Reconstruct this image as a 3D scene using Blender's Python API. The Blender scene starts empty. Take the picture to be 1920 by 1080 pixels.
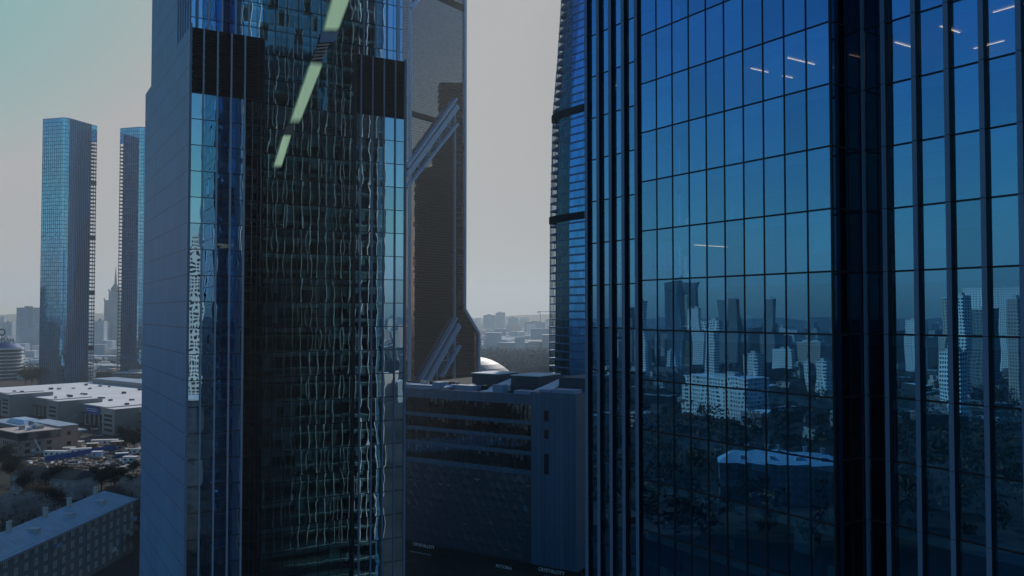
import bpy, bmesh, math, random
from mathutils import Vector, Matrix

random.seed(7)
S = bpy.context.scene
COL = S.collection
R = math.radians

# ------------------------------------------------------------------ camera, light, exposure
PITCH = math.atan(48 / 1600)
CAM_Z = 75.0
cd = bpy.data.cameras.new("camera")
cam = bpy.data.objects.new("camera", cd)
COL.objects.link(cam)
cd.sensor_width = 36.0
cd.lens = 30.0
cd.clip_start = 0.5
cd.clip_end = 30000
cam.location = (0, 0, CAM_Z)
cam.rotation_euler = (R(90) + PITCH, 0, 0)
S.camera = cam

SUN_EL = R(29)
SUN_AZ = (0.150, 0.9887)                      # horizontal direction towards the sun (x, y)
w = bpy.data.worlds.new("World")
S.world = w
w.use_nodes = True
wt = w.node_tree
bg = wt.nodes["Background"]
sky = wt.nodes.new("ShaderNodeTexSky")
sky.sky_type = 'NISHITA'
sky.sun_disc = False
sky.sun_elevation = SUN_EL
sky.sun_rotation = math.atan2(SUN_AZ[0], SUN_AZ[1])
sky.altitude = 100
sky.air_density = 1.0
sky.dust_density = 1.2
sky.ozone_density = 4.0
cl = wt.nodes.new("ShaderNodeVectorMath")    # the photograph's sky is clipped to a flat pale grey
cl.operation = 'MINIMUM'
SKY_STR = 0.115
CLIP = 0.435
cl.inputs[1].default_value = (CLIP / SKY_STR, CLIP / SKY_STR, CLIP / SKY_STR)
hs = wt.nodes.new("ShaderNodeHueSaturation")  # the photo is graded to a strong blue
hs.inputs["Saturation"].default_value = 1.22
wt.links.new(sky.outputs[0], hs.inputs["Color"])
wt.links.new(hs.outputs[0], cl.inputs[0])
wt.links.new(cl.outputs[0], bg.inputs[0])
bg.inputs[1].default_value = SKY_STR

sl = bpy.data.lights.new("sun", 'SUN')
sl.energy = 3.0
sl.angle = R(0.5)
sl.color = (1.0, 0.94, 0.86)
sun = bpy.data.objects.new("sun", sl)
COL.objects.link(sun)
sd = Vector((SUN_AZ[0] * math.cos(SUN_EL), SUN_AZ[1] * math.cos(SUN_EL), math.sin(SUN_EL)))
sun.rotation_euler = sd.to_track_quat('Z', 'Y').to_euler()
sun.location = (0, 0, 500)

S.view_settings.view_transform = 'Standard'
S.view_settings.look = 'None'
S.view_settings.exposure = 0.0
S.view_settings.gamma = 1.0
cy = S.cycles
cy.max_bounces = 7
cy.diffuse_bounces = 2
cy.glossy_bounces = 4
cy.transmission_bounces = 4
cy.transparent_max_bounces = 12
cy.volume_bounces = 0
cy.caustics_reflective = False
cy.caustics_refractive = False
cy.use_denoising = True
cy.sample_clamp_indirect = 4.0

# ------------------------------------------------------------------ helpers
def ray(px, py):
    a, b = (px - 960) / 1600, (540 - py) / 1600
    cp, sp = math.cos(PITCH), math.sin(PITCH)
    return Vector((a, cp - b * sp, sp + b * cp))

def at(px, py, Y):
    """the point of the photo's pixel at depth Y"""
    r = ray(px, py)
    return Vector((0, 0, CAM_Z)) + r * (Y / r.y)

def gp(px, py, z=0.0):
    """the point of the photo's pixel on the level z"""
    r = ray(px, py)
    return Vector((0, 0, CAM_Z)) + r * ((z - CAM_Z) / r.z)

def proj(p):
    d = Vector(p) - Vector((0, 0, CAM_Z))
    cp, sp = math.cos(PITCH), math.sin(PITCH)
    f = d.y * cp + d.z * sp
    if f < 1: return None
    return 960 + 1600 * d.x / f, 540 - 1600 * (d.z * cp - d.y * sp) / f

class MB:
    def __init__(self):
        self.v, self.f, self.m, self.uv, self.r = [], [], [], [], []
    def face(self, pts, mi=0, rnd=None, uv=None):
        n = len(self.v)
        self.v += [tuple(p) for p in pts]
        self.f.append(tuple(range(n, n + len(pts))))
        self.m.append(mi)
        self.r.append(random.random() if rnd is None else rnd)
        if uv is None:
            uv = [(0, 0), (1, 0), (1, 1), (0, 1)] if len(pts) == 4 else [(0, 0)] * len(pts)
        self.uv += uv
        return self
    def box(self, x0, x1, y0, y1, z0, z1, mi=0, rnd=None, top=None, fr=None):
        rnd = random.random() if rnd is None else rnd
        c = [(x0, y0, z0), (x1, y0, z0), (x1, y1, z0), (x0, y1, z0), (x0, y0, z1), (x1, y0, z1), (x1, y1, z1), (x0, y1, z1)]
        if fr is not None: c = [tuple(fr @ Vector(p)) for p in c]
        for k, q in enumerate(((0, 1, 5, 4), (1, 2, 6, 5), (2, 3, 7, 6), (3, 0, 4, 7), (4, 5, 6, 7), (3, 2, 1, 0))):
            self.face([c[i] for i in q], top if (k == 4 and top is not None) else mi, rnd)
        return self
    def prism(self, poly, z0, z1, mi=0, top=None, poly1=None, sides=True, caps=True):
        p1 = poly1 or poly
        n = len(poly)
        if sides:
            for i in range(n):
                a, b = poly[i], poly[(i + 1) % n]
                a1, b1 = p1[i], p1[(i + 1) % n]
                self.face([(a[0], a[1], z0), (b[0], b[1], z0), (b1[0], b1[1], z1), (a1[0], a1[1], z1)], mi)
        if caps:
            self.face([(p[0], p[1], z1) for p in p1], mi if top is None else top)
            self.face([(p[0], p[1], z0) for p in reversed(poly)], mi)
        return self
    def bar(self, a, b, wd, hd=None, mi=0, up=(0, 0, 1)):
        a, b = Vector(a), Vector(b)
        d = (b - a); L = d.length; d.normalize()
        s = d.cross(Vector(up))
        if s.length < 1e-4: s = Vector((1, 0, 0))
        s.normalize(); u = s.cross(d)
        fr = Matrix((s, d, u)).transposed().to_4x4(); fr.translation = a
        hd = hd or wd
        return self.box(-wd / 2, wd / 2, 0, L, -hd / 2, hd / 2, mi, fr=fr)
    def tube(self, a, b, r0, r1=None, n=6, mi=0):
        r1 = r0 if r1 is None else r1
        a, b = Vector(a), Vector(b)
        d = (b - a).normalized()
        s = d.cross(Vector((0, 0, 1)))
        if s.length < 1e-3: s = Vector((1, 0, 0))
        s.normalize(); u = s.cross(d)
        P = [[c + (s * math.cos(6.2832 * k / n) + u * math.sin(6.2832 * k / n)) * r for k in range(n)] for c, r in ((a, r0), (b, r1))]
        for k in range(n):
            j = (k + 1) % n
            self.face([P[0][k], P[0][j], P[1][j], P[1][k]], mi)
        self.face(list(reversed(P[0])), mi); self.face(P[1], mi)
        return self
    def mesh(self, name, mats):
        me = bpy.data.meshes.new(name)
        me.from_pydata(self.v, [], self.f)
        for m in mats: me.materials.append(m)
        me.polygons.foreach_set("material_index", self.m)
        u = me.uv_layers.new(name="uv")
        u.data.foreach_set("uv", [c for p in self.uv for c in p])
        a = me.attributes.new("rnd", 'FLOAT', 'FACE')
        a.data.foreach_set("value", self.r)
        me.update()
        return me
    def build(self, name, mats, parent=None):
        if not isinstance(mats, (list, tuple)): mats = [mats]
        o = bpy.data.objects.new(name, self.mesh(name, mats))
        COL.objects.link(o)
        if parent is not None: o.parent = parent
        return o

def tag(o, label=None, cat=None, group=None, kind=None):
    if label: o["label"] = label
    if cat: o["category"] = cat
    if group: o["group"] = group
    if kind: o["kind"] = kind
    return o

def thing(name, loc, rz, label, cat, group=None):
    o = bpy.data.objects.new(name, None)
    o.empty_display_size = 1
    COL.objects.link(o)
    o.location = loc
    o.rotation_euler = (0, 0, rz)
    return tag(o, label, cat, group)

def copy_tree(o, parent=None):
    c = o.copy(); COL.objects.link(c)
    if parent is not None: c.parent = parent
    for ch in list(o.children): copy_tree(ch, c)
    return c

# ------------------------------------------------------------------ materials
class NT:
    def __init__(self, name):
        self.m = bpy.data.materials.new(name)
        self.m.use_nodes = True
        self.t = self.m.node_tree
        self.t.nodes.clear()
        self.out = self.n("ShaderNodeOutputMaterial")
    def n(self, ty, **kw):
        nd = self.t.nodes.new(ty)
        for k, v in kw.items(): setattr(nd, k, v)
        return nd
    def l(self, a, b): self.t.links.new(a, b)
    def val(self, sock, v):
        if isinstance(v, bpy.types.NodeSocket): self.l(v, sock)
        else: sock.default_value = v
    def math(self, op, a, b=0.0, c=0.0, clamp=False):
        nd = self.n("ShaderNodeMath", operation=op, use_clamp=clamp)
        for i, v in enumerate((a, b, c)): self.val(nd.inputs[i], v)
        return nd.outputs[0]
    def mixc(self, f, a, b):
        nd = self.n("ShaderNodeMix", data_type='RGBA')
        self.val(nd.inputs[0], f)
        for i, v in ((6, a), (7, b)):
            if isinstance(v, tuple) and len(v) == 3: v = v + (1,)
            self.val(nd.inputs[i], v)
        return nd.outputs[2]
    def attr(self, name): return self.n("ShaderNodeAttribute", attribute_name=name).outputs["Fac"]
    def obj(self):
        return self.n("ShaderNodeTexCoord").outputs["Object"]
    def xyz(self, v):
        nd = self.n("ShaderNodeSeparateXYZ"); self.l(v, nd.inputs[0]); return nd.outputs
    def noise(self, scale, detail=2, vec=None, out="Fac"):
        nd = self.n("ShaderNodeTexNoise"); nd.inputs["Scale"].default_value = scale; nd.inputs["Detail"].default_value = detail
        if vec is not None: self.l(vec, nd.inputs["Vector"])
        return nd.outputs[out]
    def scalev(self, v, s):
        nd = self.n("ShaderNodeVectorMath", operation='MULTIPLY'); self.l(v, nd.inputs[0]); nd.inputs[1].default_value = s
        return nd.outputs[0]
    def ramp(self, f, lo, hi):
        nd = self.n("ShaderNodeMapRange"); self.val(nd.inputs[0], f); nd.inputs[1].default_value = lo; nd.inputs[2].default_value = hi
        return nd.outputs[0]
    def line(self, v, period, width, off=0.0):
        """1 on thin lines every period along the value v"""
        a = self.math('FRACT', self.math('DIVIDE', self.math('ADD', v, off), period))
        return self.math('LESS_THAN', a, width / period)
    def bsdf(self, col, rough=0.6, metal=0.0, spec=0.3, bump=None, bs=1.0, bd=1.0):
        p = self.n("ShaderNodeBsdfPrincipled")
        if isinstance(col, tuple) and len(col) == 3: col = col + (1,)
        self.val(p.inputs["Base Color"], col)
        self.val(p.inputs["Roughness"], rough)
        p.inputs["Metallic"].default_value = metal
        p.inputs["Specular IOR Level"].default_value = spec
        if bump is not None:
            b = self.n("ShaderNodeBump"); b.inputs["Strength"].default_value = bs; b.inputs["Distance"].default_value = bd
            self.l(bump, b.inputs["Height"]); self.l(b.outputs[0], p.inputs["Normal"])
        return p.outputs[0]
    def done(self, sh):
        self.l(sh, self.out.inputs[0]); return self.m

def simple(name, col, rough=0.6, metal=0.0, spec=0.3, var=0.25, scale=0.6):
    """a plain surface with uneven tone"""
    t = NT(name)
    n = t.noise(scale, 4, t.obj())
    k = t.math('ADD', t.math('MULTIPLY', t.math('SUBTRACT', n, 0.5), var * 2), t.math('ADD', t.math('MULTIPLY', t.math('SUBTRACT', t.attr("rnd"), 0.5), var * 0.6), 1.0))
    c = t.n("ShaderNodeVectorMath", operation='SCALE'); c.inputs[0].default_value = col; t.l(k, c.inputs["Scale"])
    return t.done(t.bsdf(c.outputs[0], rough, metal, spec))

def glass(name, tint, refl=0.7, trans=(0.25, 0.33, 0.4), pillow=0.002, wave=0.002, tilt=0.0, rough=0.0, noise_scale=0.35, graze=1.0):
    """coated facade glass: a tinted mirror one can partly see through, each pane slightly bulged"""
    t = NT(name)
    uv = t.n("ShaderNodeUVMap", uv_map="uv").outputs[0]
    s = t.xyz(uv)
    rnd = t.attr("rnd")
    cu = t.math('SUBTRACT', s[0], 0.5); cv = t.math('SUBTRACT', s[1], 0.5)
    bul = t.math('MULTIPLY', t.math('SUBTRACT', 1.0, t.math('MULTIPLY', t.math('MULTIPLY', cu, cu), 4.0)), t.math('SUBTRACT', 1.0, t.math('MULTIPLY', t.math('MULTIPLY', cv, cv), 3.0)))
    amp = t.math('MULTIPLY', t.math('MULTIPLY', t.math('SUBTRACT', rnd, 0.25), t.math('FRACT', t.math('MULTIPLY', rnd, 29.1))), 3.4 * pillow)
    h = t.math('MULTIPLY', bul, amp)
    r2 = t.math('SUBTRACT', t.math('FRACT', t.math('MULTIPLY', rnd, 57.3)), 0.5)
    h = t.math('ADD', h, t.math('MULTIPLY', t.math('MULTIPLY', cu, r2), tilt))
    vec = t.n("ShaderNodeVectorMath", operation='ADD')
    t.l(t.scalev(t.obj(), (1, 1, 0.6)), vec.inputs[0])
    cmb = t.n("ShaderNodeCombineXYZ"); t.l(t.math('MULTIPLY', rnd, 90.0), cmb.inputs[0]); t.l(cmb.outputs[0], vec.inputs[1])
    nz = t.noise(noise_scale, 1.5, vec.outputs[0])
    h = t.math('ADD', h, t.math('MULTIPLY', nz, wave * 2))
    b = t.n("ShaderNodeBump"); b.inputs["Strength"].default_value = 1; b.inputs["Distance"].default_value = 1
    t.l(h, b.inputs["Height"])
    g = t.n("ShaderNodeBsdfGlossy"); g.inputs["Roughness"].default_value = rough
    k = t.math('ADD', 0.86, t.math('MULTIPLY', t.math('FRACT', t.math('MULTIPLY', rnd, 13.7)), 0.26))
    c = t.n("ShaderNodeVectorMath", operation='SCALE'); c.inputs[0].default_value = tint; t.l(k, c.inputs["Scale"])
    lw = t.n("ShaderNodeLayerWeight"); lw.inputs[0].default_value = 0.5
    gz = t.math('POWER', lw.outputs["Facing"], 2.0)
    t.l(t.mixc(t.math('MULTIPLY', gz, graze), c.outputs[0], (0.62, 0.78, 0.95)), g.inputs["Color"])
    t.l(b.outputs[0], g.inputs["Normal"])
    tr = t.n("ShaderNodeBsdfTransparent"); tr.inputs[0].default_value = trans + (1,)
    mx = t.n("ShaderNodeMixShader")
    t.l(t.math('ADD', refl, t.math('MULTIPLY', gz, (1 - refl) * .9 * graze), clamp=True), mx.inputs[0])
    t.l(tr.outputs[0], mx.inputs[1]); t.l(g.outputs[0], mx.inputs[2])
    return t.done(mx.outputs[0])

def grid_glass(name, tint, frame, px, pz, wx, wz, refl=0.75, body=(0.02, 0.025, 0.03), wave=0.01, coord='face', var=0.3):
    """far curtain wall: opaque tinted mirror with its mullion grid; UVs are in metres"""
    t = NT(name)
    uv = t.n("ShaderNodeUVMap", uv_map="uv").outputs[0]
    s = t.xyz(uv)
    ln = t.math('MAXIMUM', t.line(s[0], px, wx), t.line(s[1], pz, wz))
    cx = t.math('FLOOR', t.math('DIVIDE', s[0], px)); cz = t.math('FLOOR', t.math('DIVIDE', s[1], pz))
    cmb = t.n("ShaderNodeCombineXYZ"); t.l(cx, cmb.inputs[0]); t.l(cz, cmb.inputs[1])
    wn = t.n("ShaderNodeTexWhiteNoise", noise_dimensions='2D'); t.l(cmb.outputs[0], wn.inputs["Vector"])
    rv = wn.outputs["Value"]
    b = t.n("ShaderNodeBump"); b.inputs["Strength"].default_value = 1; b.inputs["Distance"].default_value = 1
    fu = t.math('SUBTRACT', t.math('FRACT', t.math('DIVIDE', s[0], px)), 0.5)
    hz = t.math('ADD', t.math('MULTIPLY', t.noise(0.25, 2, t.obj()), wave), t.math('MULTIPLY', t.math('MULTIPLY', t.math('SUBTRACT', rv, 0.5), fu), wave))
    t.l(hz, b.inputs["Height"])
    g = t.n("ShaderNodeBsdfGlossy"); g.inputs["Roughness"].default_value = 0.02
    k = t.math('ADD', 1 - var / 2, t.math('MULTIPLY', rv, var))
    c = t.n("ShaderNodeVectorMath", operation='SCALE'); c.inputs[0].default_value = tint; t.l(k, c.inputs["Scale"])
    t.l(c.outputs[0], g.inputs["Color"]); t.l(b.outputs[0], g.inputs["Normal"])
    d = t.n("ShaderNodeBsdfDiffuse"); d.inputs[0].default_value = body + (1,)
    mx = t.n("ShaderNodeMixShader"); mx.inputs[0].default_value = refl
    t.l(d.outputs[0], mx.inputs[1]); t.l(g.outputs[0], mx.inputs[2])
    fr = t.bsdf(frame, 0.5, 0.0, 0.3)
    m2 = t.n("ShaderNodeMixShader"); t.l(ln, m2.inputs[0]); t.l(mx.outputs[0], m2.inputs[1]); t.l(fr, m2.inputs[2])
    return t.done(m2.outputs[0])

M = {}
M['metal'] = simple("blue grey anodised metal", (0.17, 0.26, 0.38), 0.45, 0.0, 0.4, 0.08)
M['fin'] = simple("fin metal", (0.13, 0.23, 0.36), 0.4, 0.0, 0.4, 0.08)
M['cfin'] = simple("pale fin metal", (0.34, 0.44, 0.56), 0.4, 0.0, 0.4, 0.08)
M['mull'] = simple("dark mullion", (0.012, 0.016, 0.022), 0.5, 0, 0.3, 0.1)
M['dark'] = simple("dark interior", (0.02, 0.025, 0.032), 0.8, 0, 0.1, 0.2)
M['slab'] = simple("ceiling and slab", (0.68, 0.72, 0.74), 0.9, 0, 0.1, 0.1)
M['blind'] = simple("pale roller blind", (0.78, 0.80, 0.80), 0.9, 0, 0.1, 0.1)
M['louvre'] = simple("black louvre", (0.003, 0.006, 0.012), 0.7, 0, 0.2, 0.1)
M['blueglass'] = glass("blue mirror glass", (0.15, 0.51, 0.90), 0.66, (0.46, 0.84, 1.0), 0.0018, 0.0034, 0.0055, graze=.8)
M['greenglass'] = glass("wavy blue green glass", (0.22, 0.46, 0.60), 0.56, (0.34, 0.56, 0.66), 0.0026, 0.005, 0.003)
M['endglass'] = glass("dull end glass", (0.08, 0.16, 0.22), 0.25, (0.25, 0.35, 0.35), 0.001, 0.001, 0.001, graze=0.1)
M['recess'] = glass("glass tinted to a dark reflection", (0.05, 0.12, 0.20), 0.75, (0.10, 0.14, 0.18), 0.001, 0.001, 0.001, graze=0.15)  # darker copy of the glass, with a dark reflection put into its tint
M['stripglass'] = glass("blue strip glass", (0.46, 0.74, 0.95), 0.90, (0.22, 0.36, 0.46), 0.0016, 0.0055, 0.002)
M['white'] = simple("white paint", (0.78, 0.78, 0.77), 0.6, 0, 0.3, 0.08)
M['conc'] = simple("pale concrete", (0.42, 0.41, 0.39), 0.85, 0, 0.2, 0.2)
M['greyw'] = simple("grey render", (0.30, 0.29, 0.28), 0.9, 0, 0.2, 0.25)
M['brick'] = simple("pale brick wall", (0.13, 0.145, 0.155), 0.9, 0, 0.2, 0.25, 0.3)
M['pink'] = simple("pinkish stone cladding", (0.42, 0.31, 0.27), 0.8, 0, 0.2, 0.15)
M['win'] = simple("dark window pane", (0.02, 0.025, 0.03), 0.12, 0, 0.6, 0.2)
M['wfr'] = simple("white window frame", (0.70, 0.70, 0.68), 0.6, 0, 0.3, 0.1)
M['bark'] = simple("bark", (0.07, 0.055, 0.045), 0.9, 0, 0.1, 0.3, 3)
M['twig'] = simple("bare twigs paled as sunlit", (0.46, 0.39, 0.37), 0.9, 0, 0.1, 0.4, 0.3)  # sunlit paleness put into the twig colour
M['leafd'] = simple("dark leaves", (0.016, 0.018, 0.012), 0.9, 0, 0.1, 0.4, 0.3)
M['leafb'] = simple("brown autumn leaves", (0.13, 0.085, 0.05), 0.9, 0, 0.1, 0.4, 0.3)
def green_mat():  # glow and soft edges put into the panel itself; nothing lights it from behind
    t = NT("self glowing pale green panel")
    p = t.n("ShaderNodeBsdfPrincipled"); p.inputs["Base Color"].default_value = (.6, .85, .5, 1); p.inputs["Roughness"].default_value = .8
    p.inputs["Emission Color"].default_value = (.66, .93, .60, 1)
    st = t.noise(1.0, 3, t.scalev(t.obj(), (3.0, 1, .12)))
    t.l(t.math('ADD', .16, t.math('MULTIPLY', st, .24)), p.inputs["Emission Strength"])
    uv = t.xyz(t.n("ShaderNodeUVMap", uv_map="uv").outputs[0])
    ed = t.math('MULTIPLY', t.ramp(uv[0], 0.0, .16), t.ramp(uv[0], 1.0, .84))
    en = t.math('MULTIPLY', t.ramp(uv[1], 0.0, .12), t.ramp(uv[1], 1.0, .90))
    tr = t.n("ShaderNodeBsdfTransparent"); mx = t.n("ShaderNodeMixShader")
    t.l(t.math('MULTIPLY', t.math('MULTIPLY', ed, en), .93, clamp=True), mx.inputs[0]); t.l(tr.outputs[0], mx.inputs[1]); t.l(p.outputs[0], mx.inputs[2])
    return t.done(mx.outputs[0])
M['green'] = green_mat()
M['steel'] = simple("pale blue steel", (0.32, 0.50, 0.70), 0.35, 0.1, 0.5, 0.2)
M['sign'] = simple("sign letters", (0.62, 0.68, 0.75), 0.6, 0, 0.3, 0.05)
M['signd'] = simple("dark sign letters", (0.02, 0.05, 0.12), 0.6, 0, 0.3, 0.05)
M['bluep'] = simple("blue painted sheet", (0.02, 0.09, 0.30), 0.6, 0, 0.3, 0.2)
M['rooflite'] = simple("pale roof membrane", (0.66, 0.67, 0.68), 0.8, 0, 0.2, 0.22, 0.05)
M['rust'] = simple("brown shed", (0.22, 0.14, 0.09), 0.9, 0, 0.2, 0.3)

def lamp_mat():
    t = NT("warm strip lamp")
    e = t.n("ShaderNodeEmission"); e.inputs[0].default_value = (1, 0.45, 0.24, 1); e.inputs[1].default_value = 4.5
    return t.done(e.outputs[0])
M['lamp'] = lamp_mat()
M['beige'] = simple('pale beige fin', (0.56, 0.53, 0.50), .6, 0, .3, .1)

def wall_panel_mat():
    """light metal cladding with its broken joint lines"""
    t = NT("grey blue cladding")
    o = t.obj(); s = t.xyz(o)
    h = t.line(s[2], 4.0, 0.17, 3.2)
    dash = t.math('GREATER_THAN', t.math('FRACT', t.math('DIVIDE', s[1], 2.4)), 0.55)
    vl = t.line(s[1], 2.4, 0.05)
    ln = t.math('MAXIMUM', t.math('MULTIPLY', h, t.math('ADD', 0.35, t.math('MULTIPLY', dash, 0.65))), t.math('MULTIPLY', vl, 0.25))
    n = t.noise(0.08, 4, t.scalev(o, (1, 1, 0.25)))
    pan = t.n("ShaderNodeTexWhiteNoise", noise_dimensions='2D')
    cb = t.n("ShaderNodeCombineXYZ"); t.l(t.math('FLOOR', t.math('DIVIDE', s[1], 2.4)), cb.inputs[0]); t.l(t.math('FLOOR', t.math('DIVIDE', t.math('ADD', s[2], 3.2), 4.0)), cb.inputs[1]); t.l(cb.outputs[0], pan.inputs["Vector"])
    k = t.math('ADD', t.math('ADD', 0.70, t.math('MULTIPLY', n, 0.26)), t.math('ADD', t.math('MULTIPLY', pan.outputs["Value"], 0.14), t.math('MULTIPLY', t.noise(0.9, 4, t.scalev(o, (1, 1, .03))), 0.18)))
    c = t.n("ShaderNodeVectorMath", operation='SCALE'); c.inputs[0].default_value = (0.105, 0.29, 0.50); t.l(k, c.inputs["Scale"])
    col = t.mixc(ln, c.outputs[0], (0.03, 0.04, 0.06))
    return t.done(t.bsdf(col, 0.5, 0.0, 0.3))
M['clad'] = wall_panel_mat()

def ground_mat():
    t = NT("city ground")
    o = t.obj()
    n1 = t.noise(0.012, 6, o); n2 = t.noise(0.15, 4, o)
    c = t.mixc(t.ramp(n1, 0.42, 0.60), (0.018, 0.020, 0.017), (0.050, 0.049, 0.048))
    c = t.mixc(t.math('MULTIPLY', t.ramp(n2, 0.5, 0.75), 0.5), c, (0.075, 0.072, 0.070))
    return t.done(t.bsdf(c, 0.95, 0, 0.1))
M['ground'] = ground_mat()
M['asphalt'] = simple("asphalt", (0.05, 0.05, 0.052), 0.9, 0, 0.2, 0.3, 0.2)

def seam_roof_mat(name, col, per=0.6):
    t = NT(name)
    o = t.obj(); s = t.xyz(o)
    ln = t.line(s[1], per, 0.09)
    n = t.noise(0.35, 5, o)
    st = t.noise(1.2, 3, t.scalev(o, (0.15, 1.0, 1)))
    k = t.math('ADD', 0.55, t.math('ADD', t.math('MULTIPLY', n, 0.45), t.math('MULTIPLY', st, 0.45)))
    c = t.n("ShaderNodeVectorMath", operation='SCALE'); c.inputs[0].default_value = col; t.l(k, c.inputs["Scale"])
    return t.done(t.bsdf(t.mixc(t.math('MULTIPLY', ln, 0.35), c.outputs[0], (0.05, 0.06, 0.07)), 0.55, 0, 0.35))
M['seam'] = seam_roof_mat("standing seam roof", (0.42, 0.46, 0.50))

# ------------------------------------------------------------------ haze, ground, roads
def haze():
    t = NT("pale air")
    v = t.n("ShaderNodeVolumePrincipled")
    v.inputs["Color"].default_value = (0.82, 0.93, 1.0, 1)
    v.inputs["Density"].default_value = 0.00015
    v.inputs["Anisotropy"].default_value = 0.3
    t.l(v.outputs[0], t.out.inputs["Volume"])
    mb = MB().box(-5200, 5200, -3500, 7000, -2, 292)
    o = mb.build("haze", t.m)
    tag(o, "pale bluish morning air over the whole city", "haze", kind="stuff")
haze()

g = MB().face([(-14000, -9000, 0), (14000, -9000, 0), (14000, 16000, 0), (-14000, 16000, 0)]).build("ground", M['ground'])
tag(g, kind="structure")

def road(pts, wd, name="road", z=0.004, mat=None):
    mb = MB()
    for a, b in zip(pts[:-1], pts[1:]):
        a, b = Vector(a), Vector(b)
        d = (b - a).normalized(); s = Vector((-d.y, d.x, 0)) * wd / 2
        mb.face([(a.x - s.x, a.y - s.y, z), (a.x + s.x, a.y + s.y, z), (b.x + s.x, b.y + s.y, z), (b.x - s.x, b.y - s.y, z)])
    return tag(mb.build(name, mat or M['asphalt']), kind="structure")

# ------------------------------------------------------------------ curtain wall builder
class Facade:
    """collects the panes of one tower; the hundred largest in view become parts of their own"""
    def __init__(self, root):
        self.root = root; self.panes = []
        self.mw = root.matrix_basis.copy()
        self.mw = Matrix.LocRotScale(root.location, root.rotation_euler, None)
    def pane(self, q, mat, inview=True):
        a = 0
        if inview:
            P = [proj(self.mw @ Vector(p)) for p in q]
            if all(P):
                cx = sum(p[0] for p in P) / 4; cyy = sum(p[1] for p in P) / 4
                if -20 < cx < 1940 and -20 < cyy < 1100:
                    for i in range(4):
                        x0, y0 = P[i]; x1, y1 = P[(i + 1) % 4]
                        a += x0 * y1 - x1 * y0
                    a = abs(a) / 2
        self.panes.append((a, q, mat))
    def finish(self, name="window"):
        self.panes.sort(key=lambda p: -p[0])
        rest = MB(); mats = []
        for i, (a, q, mat) in enumerate(self.panes):
            if i < 100 and a > 0:
                MB().face(q).build(name, mat, self.root)
            else:
                if mat not in mats: mats.append(mat)
                rest.face(q, mats.index(mat))
        if rest.f:
            o = rest.build(name, mats, self.root); o["kind"] = "stuff"

def fin_mesh(x, wdt, y0, y1, levels, ztop, zbot, axis='x'):
    mb = MB()
    zs = [zbot] + [z for z in levels if zbot < z < ztop] + [ztop]
    for a, b in zip(zs[:-1], zs[1:]):
        if axis == 'x':
            mb.box(x - wdt / 2, x + wdt / 2, y0, y1, a + 0.02, b - 0.02)
            if wdt > .2: mb.box(x + wdt / 2, x + wdt / 2 + .012, y0 + .03, y1, a + 0.02, b - 0.02, 1)
        else: mb.box(y0, y1, x - wdt / 2, x + wdt / 2, a + 0.02, b - 0.02)
    return mb

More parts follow.
